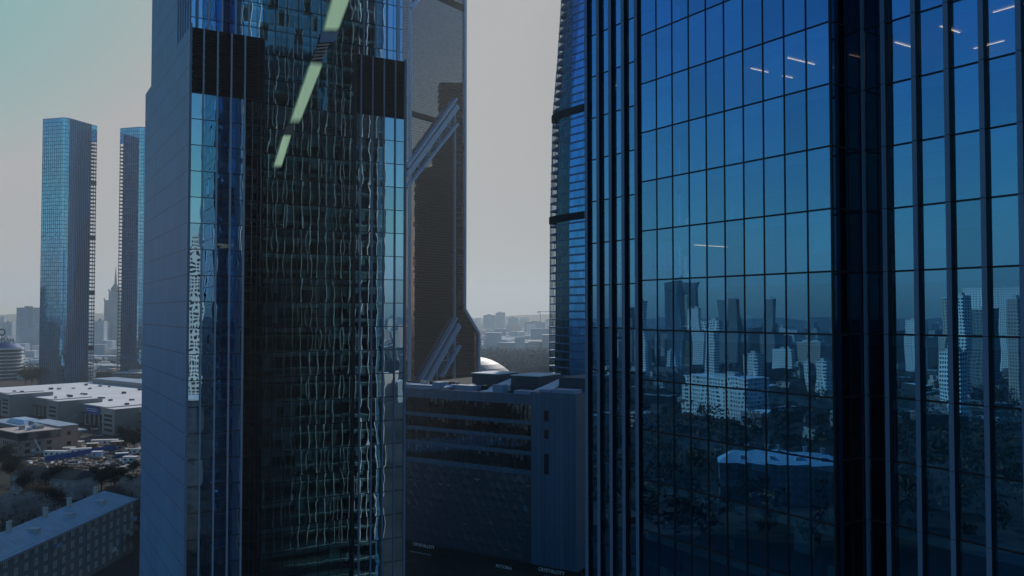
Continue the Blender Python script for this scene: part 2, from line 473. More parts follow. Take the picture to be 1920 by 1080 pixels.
# ------------------------------------------------------------------ right glass office tower
def right_tower():
    ang = math.atan2(-0.8385, 0.545)
    T = thing("office_tower", (10.5, 69.1, 0), ang, "nearest deep blue mirror glass office tower reflecting the city, with projecting vertical fins", "office tower")
    H = 172.0
    base = 77.68 - 4 * 19
    levels = [base + 4 * k for k in range(0, 43)]
    F = Facade(T)
    g = M['blueglass']
    # planes: (x0, x1, y, pane edges)
    main = [0.06 + 1.788 * k for k in range(11)]
    left = [-12.3 + 1.8 * k for k in range(8)]
    right = [18.15, 19.7] + [19.7 + 2.08 * k for k in range(1, 5)] + [28.6]
    END = right[-1]
    low, high = 0, len(levels) - 1
    def band(edges, y, gap=0.05):
        for k in range(low, high):
            z0, z1 = levels[k] + 0.06, levels[k + 1] - 0.06
            for a, b in zip(edges[:-1], edges[1:]):
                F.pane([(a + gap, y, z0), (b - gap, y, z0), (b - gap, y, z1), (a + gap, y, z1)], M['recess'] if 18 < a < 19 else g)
    band(main, 0.0)
    band(left, 4.25, 0.12)
    band(right, 3.3, 0.10)
    # return beside the recess, hidden return on the other side
    ry = [0.06, 1.7, 3.2]
    for k in range(low, high):
        for a, b in zip(ry[:-1], ry[1:]):
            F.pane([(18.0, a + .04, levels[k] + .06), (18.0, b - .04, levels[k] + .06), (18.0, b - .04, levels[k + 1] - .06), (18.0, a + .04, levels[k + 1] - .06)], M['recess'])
        F.pane([(0, 4.2, levels[k] + .06), (0, 0.1, levels[k] + .06), (0, 0.1, levels[k + 1] - .06), (0, 4.2, levels[k + 1] - .06)], g, False)
    # far end face, seen mirrored in the tower opposite
    ey = [4.4 + 2.08 * k for k in range(18)]
    for k in range(low, high):
        for a, b in zip(ey[:-1], ey[1:]):
            F.pane([(-12.4, b - .05, levels[k] + .06), (-12.4, a + .05, levels[k] + .06), (-12.4, a + .05, levels[k + 1] - .06), (-12.4, b - .05, levels[k + 1] - .06)], M['louvre'] if 115 < levels[k] < 124 else g if (levels[k] > 122 and (k * 7 + int(a * 3)) % 5 and a < 24) else M['endglass'], False)
    F.finish()
    # mullions and transoms, each its own part
    zt = levels[high]; zb = levels[low]
    for e in main[1:-1]:
        MB().box(e - .05, e + .05, -0.035, 0.1, zb, zt).build("mullion", M['mull'], T)
    MB().box(17.93, 18.06, -0.035, 0.1, zb, zt).build("mullion", M['mull'], T)
    MB().box(17.9, 18.02, 1.66, 1.74, zb, zt).build("mullion", M['mull'], T)
    for k in range(9, 34):
        z = levels[k]
        mb = MB()
        mb.box(0.0, 17.93, -0.02, 0.1, z - .06, z + .06)
        mb.box(-12.3, 0.0, 4.22, 4.35, z - .06, z + .06)
        mb.box(18.06, END, 3.27, 3.4, z - .06, z + .06)
        mb.box(17.9, 18.015, 0.1, 3.27, z - .05, z + .05)
        mb.build("transom", M['mull'], T)
    mb = MB()
    for k in list(range(0, 9)) + list(range(34, 43)):
        z = levels[k]; mb.box(0.0, 17.93, -0.02, 0.1, z - .06, z + .06); mb.box(-12.3, 0.0, 4.22, 4.35, z - .06, z + .06); mb.box(18.06, END, 3.27, 3.4, z - .06, z + .06)
    o = mb.build("transom", M['mull'], T); o["kind"] = "stuff"
    # fins
    for e in left[:5]:
        fin_mesh(e, 0.42, 3.93, 4.27, levels, zt, zb).build("fin", [M['fin'], M['mull']], T)
        MB().box(e - .16, e + .16, 4.27, 4.4, zb, zt).build("fin_base", M['mull'], T)
    fin_mesh(18.12, 0.16, 3.08, 3.3, levels, zt, zb).build("fin", [M['fin'], M['mull']], T)
    for e in right[1:-1]:
        fin_mesh(e, 0.30, 2.97, 3.32, levels, zt, zb).build("fin", [M['fin'], M['mull']], T)
        MB().box(e - .12, e + .12, 3.32, 3.45, zb, zt).build("fin_base", M['mull'], T)
    for e in ey:
        fin_mesh(e, 0.15, -12.75, -12.38, levels, zt, 18, 'y').build("fin", M['beige'], T)
    # floors, core, roof
    for k in range(low, high + 1):
        z = levels[k]
        MB().prism([(-12.2, 4.5), (0.15, 4.5), (0.15, 0.2), (17.8, 0.2), (17.8, 3.5), (END, 3.5), (END, 38), (-12.2, 38)], z - 0.75, z - 0.08, 0).build("floor_slab", M['slab'], T)
    MB().box(-6, END - 1.5, 11.5, 30, 0, zt).build("core_wall", M['greyw'], T)
    MB().box(END, END + 0.5, 3.3, 38, 0, zt).box(-12.4, END + .5, 38, 38.6, 0, zt).build("end_wall", M['clad'], T)
    # blinds and desk screens behind the glass
    rr = random.Random(5)
    n = 0
    for k in range(10, 32):
        for edges, y in ((main, 0.45), (left, 4.7), (right, 3.8)):
            for a, b in zip(edges[:-1], edges[1:]):
                x = rr.random()
                if x < 0.10 or (edges is left and x < .55):
                    h = rr.uniform(0.5, 2.6); zt2 = levels[k + 1] - 0.8
                    MB().box(a + .1, b - .1, y, y + .03, zt2 - h, zt2).build("blind", M['blind'], T)
                elif x < 0.30:
                    z = levels[k]; ww = rr.uniform(.3, 1.0); xx = rr.uniform(a + .1, b - ww)
                    MB().box(xx, xx + ww, y + .5, y + .58, z + rr.uniform(0, .3), z + rr.uniform(.7, 1.3)).build("desk_screen", M['slab'], T)
    for k in range(6, 30):
        for a, b in zip(ey[:-1], ey[1:]):
            if rr.random() < .5:
                h = rr.uniform(.6, 2.4); z1 = levels[k + 1] - .8; w2 = rr.uniform(.4, 1) * (b - a - .2)
                MB().box(-12.1, -12.06, a + .1, a + .1 + w2, z1 - h, z1).build("blind", M['blind'], T)
    # strip lamps under some ceilings: where the photo shows them lit
    def lamp(px, py, ln, dr):
        # depth: a couple of metres behind the glass, on the ceiling seen there
        d = ray(px, py); inv = Matrix.LocRotScale(T.location, T.rotation_euler, None).inverted()
        o_ = inv @ Vector((0, 0, CAM_Z)); dd = (inv.to_3x3() @ d)
        best = None
        for z in levels:
            c = z - 0.80
            if dd.z <= 0: continue
            tt = (c - o_.z) / dd.z
            p = o_ + dd * tt
            dep = p.y - (0 if 0 < p.x < 18 else 3.3 if p.x >= 18 else 4.25)
            if dep > 0.6 and (best is None or p.y < best.y): best = p
        if best is None: return
        p = best
        if dr == 'y': MB().box(p.x - .025, p.x + .025, p.y, p.y + ln, p.z - .03, p.z).build("ceiling_lamp", M['lamp'], T)
        else: MB().box(p.x, p.x + ln, p.y - .025, p.y + .025, p.z - .03, p.z).build("ceiling_lamp", M['lamp'], T)
    for a in ((1472, 107, 3.2, 'y'), (1408, 128, 4.6, 'y'), (1250, 190, 1.6, 'x'), (1678, 79, 2.6, 'y'), (1763, 49, 2.2, 'y'), (1826, 91, 2.0, 'x'), (1862, 23, 2.6, 'x'), (1593, 102, 1.2, 'y'), (1153, 160, 1.2, 'y'), (1302, 459, 4.0, 'y')):
        lamp(*a)
    return T
right_tower()

# ------------------------------------------------------------------ central tower
def central_tower():
    ang = math.atan2(0.511, 0.859)
    T = thing("office_tower", (-49.3, 129.3, 0), ang, "dark glass office tower with a blank blue grey side wall and black louvred tops", "office tower")
    levels = [0.8 + 4 * k for k in range(0, 50)]
    ZS = 119.0; ZL = 108.8; ZT = 196.8
    F = Facade(T)
    gs, gb = M['stripglass'], M['greenglass']
    lx = [0.35, 2.08, 4.16, 6.24, 8.32, 10.4, 11.4]
    rx = [26.75, 27.6, 29.68, 31.76, 33.84, 35.6]
    bx = [11.4 + 1.919 * k for k in range(9)]
    for k in range(0, 49):
        z0, z1 = levels[k] + .05, levels[k + 1] - .05
        for edges, y, m in ((lx, 0, gs), (rx, 0, gs), (bx, 1.0, gb)):
            for a, b in zip(edges[:-1], edges[1:]):
                if y == 0 and levels[k] > 104.9: 
                    yy = 1.0
                    if levels[k] < 112: continue
                else: yy = y
                F.pane([(a + .05, yy, z0), (b - .05, yy, z0), (b - .05, yy, z1), (a + .05, yy, z1)], M['recess'] if 8 < a < 11 and levels[k] < 110 else m)  # last strip columns darkened in place of the mirrored tower
    F.finish()
    # mullions
    for e in bx[1:-1]:
        MB().box(e - .05, e + .05, 0.955, 1.12, 0, ZT).build("mullion", M['mull'], T)
    for k in range(8, 36):
        z = levels[k]
        mb = MB().box(11.4, 26.75, 0.97, 1.1, z - .06, z + .06)
        yy = 0 if z < 109 else 1.0
        if not (109 < z < 119):
            mb.box(.35, 11.4, yy - .03, yy + .1, z - .06, z + .06).box(26.75, 35.6, yy - .03, yy + .1, z - .06, z + .06)
        mb.build("transom", M['mull'], T)
    # fins of the projecting strips and of the upper storeys
    for e in (2.08, 4.16, 6.24, 8.32):
        fin_mesh(e, .22, -.30, .02, levels, ZS - .1, 0).build("fin", [M['cfin'], M['mull']], T)
    fin_mesh(10.4, .1, -.10, .02, levels, ZS - .1, 0).build("fin", M['mull'], T)
    for e in (27.6, 29.68, 31.76, 33.84):
        fin_mesh(e, .17, -.30, .02, levels, ZS - .1, 0).build("fin", M['metal'], T)
    for e in (2.9, 4.98, 7.06, 9.14):
        fin_mesh(e, .22, .70, 1.02, levels, ZT, ZS).build("fin", [M['cfin'], M['mull']], T)
    for e in (28.5, 30.6, 32.7):
        fin_mesh(e, .15, .72, 1.02, levels, ZT, ZS).build("fin", M['metal'], T)
    fin_mesh(34.75, .5, .68, 1.3, levels, ZT, ZS).build("fin", [M['steel'], M['mull']], T)
    fin_mesh(1.2, .4, .70, 1.3, levels, ZT, ZS).build("fin", [M['fin'], M['mull']], T)
    # cheeks of the strips
    MB().box(11.32, 11.45, .05, 1.1, 0, ZS).build("strip_cheek", M['mull'], T)
    MB().box(26.7, 26.83, .05, 1.1, 0, ZS).build("strip_cheek", M['mull'], T)
    # side walls: sleeve and the set back upper wall
    MB().box(0, 1.0, .35, 47.5, 0, ZS).build("side_wall", M['clad'], T)
    fin_mesh(0.16, .38, -.22, .34, levels, ZS + .5, 0).build("corner_post", [M['metal'], M['mull']], T)
    MB().box(1.003, 1.6, 1.35, 46.6, ZS - 2, ZT).build("side_wall", M['clad'], T)
    for k in range(7):
        y = 2.6 + 2.3 * k
        MB().box(0.86, 1.02, y - .09, y + .09, ZS + .01, ZT).build("wall_fin", M['metal'], T)
    MB().box(34.9, 35.9, .35, 47.5, 0, ZS).build("side_wall", M['clad'], T)
    fin_mesh(35.75, .34, -.25, .34, levels, ZS + .3, 0).build("corner_post", [M['metal'], M['mull']], T)
    MB().box(34.2, 34.9, 1.35, 46.6, ZS - 2, ZT).build("side_wall", M['clad'], T)
    MB().box(1.0, 34.9, 46.6, 47.4, 0, ZT).build("rear_wall", M['clad'], T)
    # louvres
    for x0, x1 in ((.36, 11.32), (26.83, 35.58)):
        mb = MB().box(x0, x1, .30, .95, ZL + .05, ZS)
        z = ZL + .2
        while z < ZS - .2:
            mb.box(x0, x1, .12, .30, z, z + .07); z += .42
        mb.build("louvre", M['louvre'], T)
    mb = MB()
    for e in (.36, 2.2, 4.28):
        z = ZL + .7
        while z < ZS:
            mb.box(e, e + .18, -.06, .10, z, z + .08); z += 1.27
    mb.build("louvre_bracket", M['metal'], T)
    # floors and inner walls
    for k in range(4, 44):
        z = levels[k]
        MB().prism([(1.1, 1.35), (34.1, 1.35), (34.1, 30), (1.1, 30)], z - .8, z - .08).build("floor_slab", M['slab'], T)
    mb = MB()
    for k in range(4, 27):
        z = levels[k]; mb.box(1.1, 11.3, .2, 1.34, z - .8, z - .08).box(26.9, 34.1, .2, 1.34, z - .8, z - .08)
    mb.build("floor_edge", M['dark'], T)
    MB().box(1.7, 34.1, 8.5, 9.1, 0, ZT).build("core_wall", M['greyw'], T)
    MB().box(11.2, 11.5, 1.4, 8.4, 0, ZT).box(26.6, 26.9, 1.4, 8.4, 0, ZT).build("party_wall", M['dark'], T)
    rr = random.Random(11)
    for k in range(8, 34):
        for a, b in zip(bx[:-1], bx[1:]):
            x = rr.random()
            if x < .40 and k % 2 == 0 or x < .12:
                h = rr.uniform(.8, 2.6); z1 = levels[k + 1] - .85
                w2 = rr.choice((1.0, .5)); s0 = rr.choice((0, 1 - w2)) * (b - a)
                MB().box(a + .08 + s0, a + s0 + (b - a) * w2 - .08, 1.38, 1.42, z1 - h, z1).build("blind", M['blind'], T)
    # the glowing green stand-in strip before the bay is built separately
    return T
CT = central_tower()

def green_strip():
    """made-up strip for a green streak: three glowing lengths joined by ribbed couplings, in front of the bay of the central tower"""
    mw = Matrix.LocRotScale(CT.location, CT.rotation_euler, None); inv = mw.inverted()
    def onp(px, py, y=0.35):
        d = inv.to_3x3() @ ray(px, py); o = inv @ Vector((0, 0, CAM_Z))
        return o + d * ((y - o.y) / d.y)
    a = onp(640, -10); 
    T = thing("banner", mw @ onp(521, 315), CT.rotation_euler.z, "made-up glowing banner standing in for a diagonal pale green streak on the dark glass bay", "banner")
    o0 = inv @ T.location
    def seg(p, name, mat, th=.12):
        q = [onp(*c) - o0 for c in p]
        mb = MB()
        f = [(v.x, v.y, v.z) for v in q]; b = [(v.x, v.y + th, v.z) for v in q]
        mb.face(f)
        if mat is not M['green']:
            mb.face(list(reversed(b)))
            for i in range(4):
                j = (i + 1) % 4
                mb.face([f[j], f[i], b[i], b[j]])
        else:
            for k in (.18, .5, .82):      # thin battens behind the glowing strip
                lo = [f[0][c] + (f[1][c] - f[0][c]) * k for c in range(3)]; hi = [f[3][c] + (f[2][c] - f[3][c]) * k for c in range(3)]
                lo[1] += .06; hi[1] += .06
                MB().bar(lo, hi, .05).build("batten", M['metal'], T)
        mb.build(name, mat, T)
    # each: lower left, lower right, upper right, upper left
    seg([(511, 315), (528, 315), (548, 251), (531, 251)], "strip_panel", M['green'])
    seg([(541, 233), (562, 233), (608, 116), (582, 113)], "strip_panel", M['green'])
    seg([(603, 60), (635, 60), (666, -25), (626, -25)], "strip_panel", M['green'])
    for (x0, x1, y0, y1, dx) in ((533, 549, 250, 235, 5), (586, 607, 112, 80, 12)):
        n = 5
        for i in range(n):
            f0, f1 = i / n, (i + .55) / n
            ya, yb = y0 + (y1 - y0) * f0, y0 + (y1 - y0) * f1
            seg([(x0 + dx * f0, ya), (x1 + dx * f0, ya - 2), (x1 + dx * f1, yb - 2), (x0 + dx * f1, yb)], "coupling_rib", M['pink'], .2)
    seg([(599, 80), (628, 78), (635, 61), (603, 61)], "tie_panel", M['metal'])
green_strip()

# ------------------------------------------------------------------ grid helper for far towers (UVs in metres)
def gwall(mb, a, b, z0, z1, mi=0, a1=None, b1=None, u0=0.0):
    L = math.hypot(b[0] - a[0], b[1] - a[1])
    a1 = a1 or a; b1 = b1 or b
    mb.face([(a[0], a[1], z0), (b[0], b[1], z0), (b1[0], b1[1], z1), (a1[0], a1[1], z1)], mi, None, [(u0, z0), (u0 + L, z0), (u0 + L, z1), (u0, z1)])
    return u0 + L

# ------------------------------------------------------------------ brown tower with steel braces
def brown_tower():
    M['brown'] = grid_glass("brown mirror glass", (0.66, 0.42, 0.37), (0.006, 0.006, 0.008), 1.5, 1.53, 0.20, 0.26, 0.85, (0.03, 0.022, 0.02), 0.008, var=.22)
    ang = math.atan2(.815, .579)
    T = thing("skyscraper", (-57.9, 480, 0), ang, "brown glass skyscraper with pale steel edges and diagonal steel braces", "skyscraper")
    W, X1 = 49.6, 39.5
    Hh = 285
    mw = Matrix.LocRotScale(T.location, T.rotation_euler, None); inv = mw.inverted()
    o = inv @ Vector((0, 0, CAM_Z))
    def onp(px, py, y=0.0):
        d = inv.to_3x3() @ ray(px, py)
        return o + d * ((y - o.y) / d.y)
    zf1 = onp(872, 580).z; wl = onp(897, 640).x; zf0 = onp(897, 626).z
    mb = MB()
    gwall(mb, (0, 0), (W, 0), zf1, Hh)
    gwall(mb, (0, 0), (W, 0), zf0, zf1, b=(wl, 0)) if False else None
    # flared foot: one sheet following the outline
    mb.face([(0, 0, zf0), (wl, 0, zf0), (W, 0, zf1), (0, 0, zf1)], 0, None, [(0, zf0), (wl, zf0), (W, zf1), (0, zf1)])
    gwall(mb, (0, 0), (wl, 0), 0, zf0)
    mb.build("front_wall", M['brown'], T)
    mb = MB()
    gwall(mb, (0, 46), (0, 0), 0, Hh)
    mb.build("side_wall", M['brown'], T)
    mb = MB()
    gwall(mb, (W, 0), (W, 46), zf1, Hh)
    mb.face([(wl, 0, zf0), (wl, 46, zf0), (W, 46, zf1), (W, 0, zf1)], 0, None, [(0, zf0), (46, zf0), (46, zf1), (0, zf1)])
    gwall(mb, (wl, 0), (wl, 46), 0, zf0)
    gwall(mb, (W, 46), (0, 46), 0, Hh)
    mb.face([(0, 0, Hh), (W, 0, Hh), (W, 46, Hh), (0, 46, Hh)])
    mb.build("side_wall", M['brown'], T)
    def strip(pts, wd, name="edge_frame", dep=1.2, mat=None):
        for a, b in zip(pts[:-1], pts[1:]):
            MB().bar((a[0], -.4, a[1]), (b[0], -.4, b[1]), wd, dep, 0, (0, 1, 0)).build(name, mat or M['steel'], T)
    e = 1.5
    strip([(0, 0), (0, Hh)], 1.6)
    strip([(W, Hh), (W, zf1), (wl, zf0), (wl, 0)], 1.9)
    a = onp(850, 190); b = onp(763, 312)
    xm = a.x + 1.0
    strip([(xm, a.z), (xm, 0)], .9)
    def brace(p0, p1, w0, name="brace", y=-1.6, dep=2.6):
        q0, q1 = onp(*p0), onp(*p1)
        MB().bar((q0.x, y, q0.z), (q1.x, y, q1.z), w0, dep, 0, (0, 1, 0)).build(name, M['steel'], T)
    brace((851, 186), (758, 314), 1.3); brace((853, 200), (758, 329), 3.0); 
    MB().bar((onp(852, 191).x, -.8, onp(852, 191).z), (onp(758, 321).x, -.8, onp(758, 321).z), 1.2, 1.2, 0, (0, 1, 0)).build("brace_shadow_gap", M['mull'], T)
    brace((853, 233), (758, 352), 1.5)
    brace((851, 596), (783, 714), 1.3); brace((856, 609), (796, 716), 3.6); 
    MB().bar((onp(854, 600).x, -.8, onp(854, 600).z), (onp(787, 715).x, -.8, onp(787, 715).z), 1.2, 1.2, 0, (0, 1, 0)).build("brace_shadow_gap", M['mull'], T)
    brace((858, 648), (823, 707), 1.3)
    for (x, y0, y1) in ((842, 214, 240), (823, 236, 268), (803, 262, 294), (783, 288, 322), (838, 642, 678), (818, 676, 712)):
        q0, q1 = onp(x, y0), onp(x, y1)
        MB().bar((q0.x, -.7, q0.z), (q1.x, -.7, q1.z), .45, .45, 0, (0, 1, 0)).build("tie_rod", M['steel'], T)
    for (x0, y0, x1, y1) in ((824, 235, 841, 239), (804, 262, 822, 266), (784, 288, 803, 293), (838, 642, 857, 642), (818, 677, 838, 675)):
        q0, q1 = onp(x0, y0), onp(x1, y1)
        MB().bar((q0.x, -.7, q0.z), (q1.x, -.7, q1.z), .4, .4, 0, (0, 1, 0)).build("tie_rod", M['steel'], T)
    # upper diagonal running out of the top of the frame, dark plant bands
    q0, q1 = onp(767, 16), onp(786, -8)
    MB().bar((q0.x, -1.4, q0.z), (q1.x, -1.4, q1.z), 2.0, 2, 0, (0, 1, 0)).build("brace", M['steel'], T)
    zb = onp(800, 222).z
    MB().box(1.0, xm - 12, -.25, .3, zb - 1.6, zb + 2.0).box(xm + .6, W - 1, -.25, .3, zb - 12.5, zb - 9.0).build("plant_band", M['louvre'], T)
    zc = onp(850, 8).z
    MB().box(1.0, W - 1, -.25, .3, zc - 2.0, zc + 2.4).build("plant_band", M['louvre'], T)
brown_tower()

# ------------------------------------------------------------------ blue tower with open rounded corner
def blue_tower():
    M['bluegrid'] = grid_glass("blue gridded glass", (0.10, 0.42, 0.95), (0.02, 0.06, 0.12), 1.5, 4.0, 0.14, 0.5, 0.85, (0.02, 0.04, 0.06), 0.006)
    ang = math.atan2(-.81, .587)
    c = at(1062, 587, 427)
    T = thing("skyscraper", (c.x, c.y, 0), ang, "blue glass skyscraper with open slab edges at its bowed corner, behind the near right tower", "skyscraper")
    fl = 4.0; n = 66
    mw = Matrix.LocRotScale(T.location, T.rotation_euler, None)
    # bow of the left edge measured at four heights of the photo
    def shift(z):
        y = 588 - (z - 75) * 1600 / 427
        tab = ((-300, 42), (0, 24), (100, 17), (200, 8), (400, 2.5), (700, 0), (1100, 0))
        for (a, b), (c_, d) in zip(tab[:-1], tab[1:]):
            if y <= c_:
                return max(0.0, b + (d - b) * (y - a) / (c_ - a)) * 427 / 1600
        return 0
    def outline(z, off=0.0):
        s = shift(z) / .64
        P = [(38, 0 - off)]
        P += [(2 + s * .4, 0 - off)]
        for k in range(7):
            t = k / 6 * math.pi / 2
            P.append((s + 1 - 20.5 * math.sin(t) - off * math.sin(t), 5 - 5 * math.cos(t) - off * math.cos(t)))
        P += [(s - 19.5 - off, 24), (38, 24)]
        return P
    core = MB(); glassw = MB()
    for k in range(n):
        z0, z1 = k * fl, (k + 1) * fl
        p0, p1 = outline(z0), outline(z1)
        gwall(glassw, p0[1], p0[0], z0, z1, 0, p1[1], p1[0])
        # closed part of the corner: only the far flank
        gwall(core, p0[-2], (p0[-2][0] + 6, p0[-2][1] - 12), z0, z1, 0)
    glassw.build("front_wall", M['bluegrid'], T)
    for k in range(3, 64):
        z = k * fl
        off = .12
        P = outline(z, off)
        dk = (z in (136, 176) )
        mb = MB().prism(P, z - .38, z + .22)
        mb.build("floor_slab", M['bluep2'], T)
    # set back glazing and dark columns of the corner
    mb = MB()
    for k in range(n):
        z0, z1 = k * fl, (k + 1) * fl
        s0, s1 = shift(z0) / .64, shift(z1) / .64
        gwall(mb, (s0 - 12.5, 4.0), (1.5 + s0 * .4, 1.0), z0, z1, 0, (s1 - 12.5, 4.0), (1.5 + s1 * .4, 1.0))
        gwall(mb, (s0 - 12.5, 22), (s0 - 12.5, 4.0), z0, z1, 0, (s1 - 12.5, 22), (s1 - 12.5, 4.0))
    mb.build("corner_wall", M['darkgrid'], T)
    for (x, y) in ((-17, 7), (-8.0, 1.6), (-17.5, 17), (-1.6, .6)):
        mb = MB(); e = .35
        for k in range(n + 1):
            a = shift(k * fl) / .64
            mb.v += [(x + a + i, y + j, k * fl) for i, j in ((-e, -e), (e, -e), (e, e), (-e, e))]
            if k:
                for i in range(4):
                    j = (i + 1) % 4
                    mb.f.append((4 * k - 4 + i, 4 * k - 4 + j, 4 * k + j, 4 * k + i)); mb.m.append(0); mb.r.append(.5); mb.uv += [(0, 0)] * 4
        mb.build("column", M['dark'], T)
    rr = random.Random(3)
    mb = MB()
    for k in range(3, 60):
        for j in range(14):
            t = rr.random() * 1.4
            s = shift(k * fl) / .64
            x, y = s + 1 - 20.0 * math.sin(t), 5 - 4.6 * math.cos(t)
            mb.box(x - .06, x + .06, y - .06, y + .06, k * fl + .35, k * fl + 3.4)
    o = mb.build("corner_mullion", M['metal'], T); o["kind"] = "stuff"
    mb = MB()
    for k in range(3, 63):
        z0, z1 = k * fl + .25, (k + 1) * fl - .4
        p0, p1 = outline(z0, .02), outline(z1, .02)
        for i in range(1, 8):
            mb.face([(p0[i + 1][0], p0[i + 1][1], z0), (p0[i][0], p0[i][1], z0), (p1[i][0], p1[i][1], z1), (p1[i + 1][0], p1[i + 1][1], z1)])
    mb.build("corner_glass", M['clearglass'], T)
    # plant bands
    for y in (210, 408):
        z = 75 + (588 - y) * 427 / 1600
        P = outline(z, .62)
        MB().prism(P, z - 1.6, z + 2.0).build("plant_band", M['louvre'], T)
    MB().box(14, 36, 5, 22, 0, n * fl).build("core_wall", M['dark'], T)
M['clearglass'] = glass('clear corner glass', (.12, .3, .45), .28, (.62, .72, .78), .001, .001, .001, graze=.1)
M['bluep2'] = simple("blue slab edge", (0.05, 0.17, 0.36), 0.4, 0, 0.4, 0.15)
M['darkgrid'] = grid_glass("dark corner glass", (0.10, 0.12, 0.14), (0.01, 0.012, 0.015), 1.5, 4.0, .12, .3, .6, (.012, .014, .016), .006)
blue_tower()

# hidden tower whose outline shows only as a reflection in the brown glass
def mirrored_tower():
    T = thing("skyscraper", (52, 520, 0), .3, "dark stepped skyscraper behind the blue towers, seen mirrored in the brown glass", "skyscraper")
    MB().box(0, 40, -12, 0, 0, 178).box(0, 34, 0, 30, 0, 205).box(8, 34, 4, 26, 205, 240).build("wall", M['dark'], T)
mirrored_tower()

def shade_tower():  # unseen tower, added so that its shadow darkens the lower left
    T = thing("skyscraper", (-166, 394, 0), 0, "tall dark skyscraper added unseen behind the near dark tower to shade the grove and house", "skyscraper")
    MB().box(0, 90, 0, 26, 0, 235).build("wall", M['dark'], T)
    MB().box(8, 84, 4, 24, 235, 241).build("roof", M['greyw'], T)
shade_tower()

# ------------------------------------------------------------------ dark podium block
def podium():
    ang = math.atan2(-.54, .842)
    T = thing("commercial_block", (-33, 271, 0), ang, "dark metal clad shopping block with a triangle relief facade, window bands and rooftop plant", "commercial building")
    M['zinc'] = None
    t = NT("dark zinc panels"); o = t.obj(); s = t.xyz(o)
    ln = t.line(s[0], 1.5, .07)
    n = t.noise(.12, 4, t.scalev(o, (1, 1, .3)))
    wn = t.n("ShaderNodeTexWhiteNoise", noise_dimensions='1D'); t.l(t.math('FLOOR', t.math('DIVIDE', s[0], 1.5)), wn.inputs["W"])
    k = t.math('ADD', .6, t.math('ADD', t.math('MULTIPLY', n, .5), t.math('MULTIPLY', wn.outputs["Value"], .25)))
    c = t.n("ShaderNodeVectorMath", operation='SCALE'); c.inputs[0].default_value = (.035, .105, .18); t.l(k, c.inputs["Scale"])
    zinc = t.done(t.bsdf(t.mixc(ln, c.outputs[0], (.012, .018, .03)), .27, .0, .7))
    tri = simple("dark folded metal", (.03, .065, .105), .22, 0.3, .8, .25, .3)
    L0, L1 = -14, 46.3
    ZR = 51.6
    MB().box(L0, L1, .05, .6, 48.7, ZR).build("parapet", zinc, T)
    bands = [(43.0, 44.1), (38.6, 39.7), (34.2, 35.3), (28.5, 29.9)]
    for a, b in bands:
        MB().box(L0, L1, -.15, .5, a, b).build("spandrel", zinc, T)
    wz = [(44.1, 48.7), (39.7, 43.0), (35.3, 38.6), (29.9, 34.2)]
    rr = random.Random(9)
    F = Facade(T)
    for a, b in wz:
        x = L0
        while x < L1 - .1:
            F.pane([(x + .05, .25, a), (x + 1.45, .25, a), (x + 1.45, .25, b), (x + .05, .25, b)], M['podglass'])
            x += 1.5
    F.finish()
    mb = MB()
    for a, b in wz:
        x = L0
        while x < L1:
            mb.box(x - .05, x + .05, .2, .45, a, b); x += 1.5
    mb.build("window_frame", M['mull'], T)
    for a, b in wz:
        MB().box(L0, L1, .6, 14, a - .9, a - .1).build("floor_slab", M['dark'], T)
        x = L0
        while x < L1 - 1:
            if rr.random() < .38:
                h = rr.uniform(.5, 2.0)
                MB().box(x + .1, x + 1.4, .7, .73, b - .2 - h, b - .2).build("blind", rr.choice([M['blind'], M['greyw'], M['slab']]), T)
            x += 1.5
    MB().box(L0, 60.5, 14, 14.6, 0, ZR - .3).build("rear_wall", M['dark'], T)
    # triangle relief, rows of folded triangles
    zt, zb = 28.5, 3.6
    mb = MB()
    rows = 9; hh = (zt - zb) / rows; bw = 3.0
    mb.box(L0, L1, .35, .6, zb, zt)
    for r in range(rows):
        z0, z1 = zb + r * hh, zb + (r + 1) * hh
        x = L0 - (bw / 2 if r % 2 else 0)
        while x < L1:
            for up in (True, False):
                if up: tr = [(x, z0), (x + bw, z0), (x + bw / 2, z1)]
                else: tr = [(x + bw / 2, z1), (x + bw, z0), (x + bw * 1.5, z1)]
                if min(p[0] for p in tr) < L0 - .01 or max(p[0] for p in tr) > L1 + .01: continue
                cx = sum(p[0] for p in tr) / 3 + rr.uniform(-.25, .25); cz = sum(p[1] for p in tr) / 3 + rr.uniform(-.2, .2)
                dpt = rr.uniform(-.17, -.02) if up else rr.uniform(-.12, .2)
                q = []
                for p in tr:
                    q.append((p[0] * .945 + cx * .055, .28, p[1] * .945 + cz * .055))
                cpt = (cx, .28 + dpt, cz)
                for i in range(3):
                    j = (i + 1) % 3
                    mb.face([q[i], q[j], cpt] if up else [q[j], q[i], cpt])
            x += bw
    mb.build("relief_panel", tri, T)
    MB().box(L0, 60.5, 2.5, 3.0, 0, 3.6).build("shopfront", M['win'], T)
    MB().box(L0, 60.6, .3, 14, 3.3, 3.6).build("soffit", M['dark'], T)
    # stair tower on the right
    st = MB().box(L1, 60.9, -1.0, 22, 3.8, 52.6)
    st.build("stair_tower", zinc, T)
    for a, b in ((44.5, 47.6), (39.6, 42.2), (29.6, 35.4)):
        MB().box(L1 + 4.3, L1 + 5.8, -1.06, -1.003, a, b).build("slit_window", M['win'], T)
    # roof and plant
    MB().box(L0, 60.5, .6, 60, 50.6, 51.0).build("roof", M['roofdk'], T)
    def plant(x0, x1, y0, y1, h, lit=True, sl=0):
        o_ = MB()
        o_.box(x0, x1, y0, y1, 51.0, 51 + h)
        b = o_.build("plant_room", M['zincd'], T)
        MB().box(x0 - .2, x1 + .2, y0 - .2, y1 + .2, 51 + h, 51 + h + .25).build("roof_panel", M['rooflite'] if lit else M['zincd'], b)
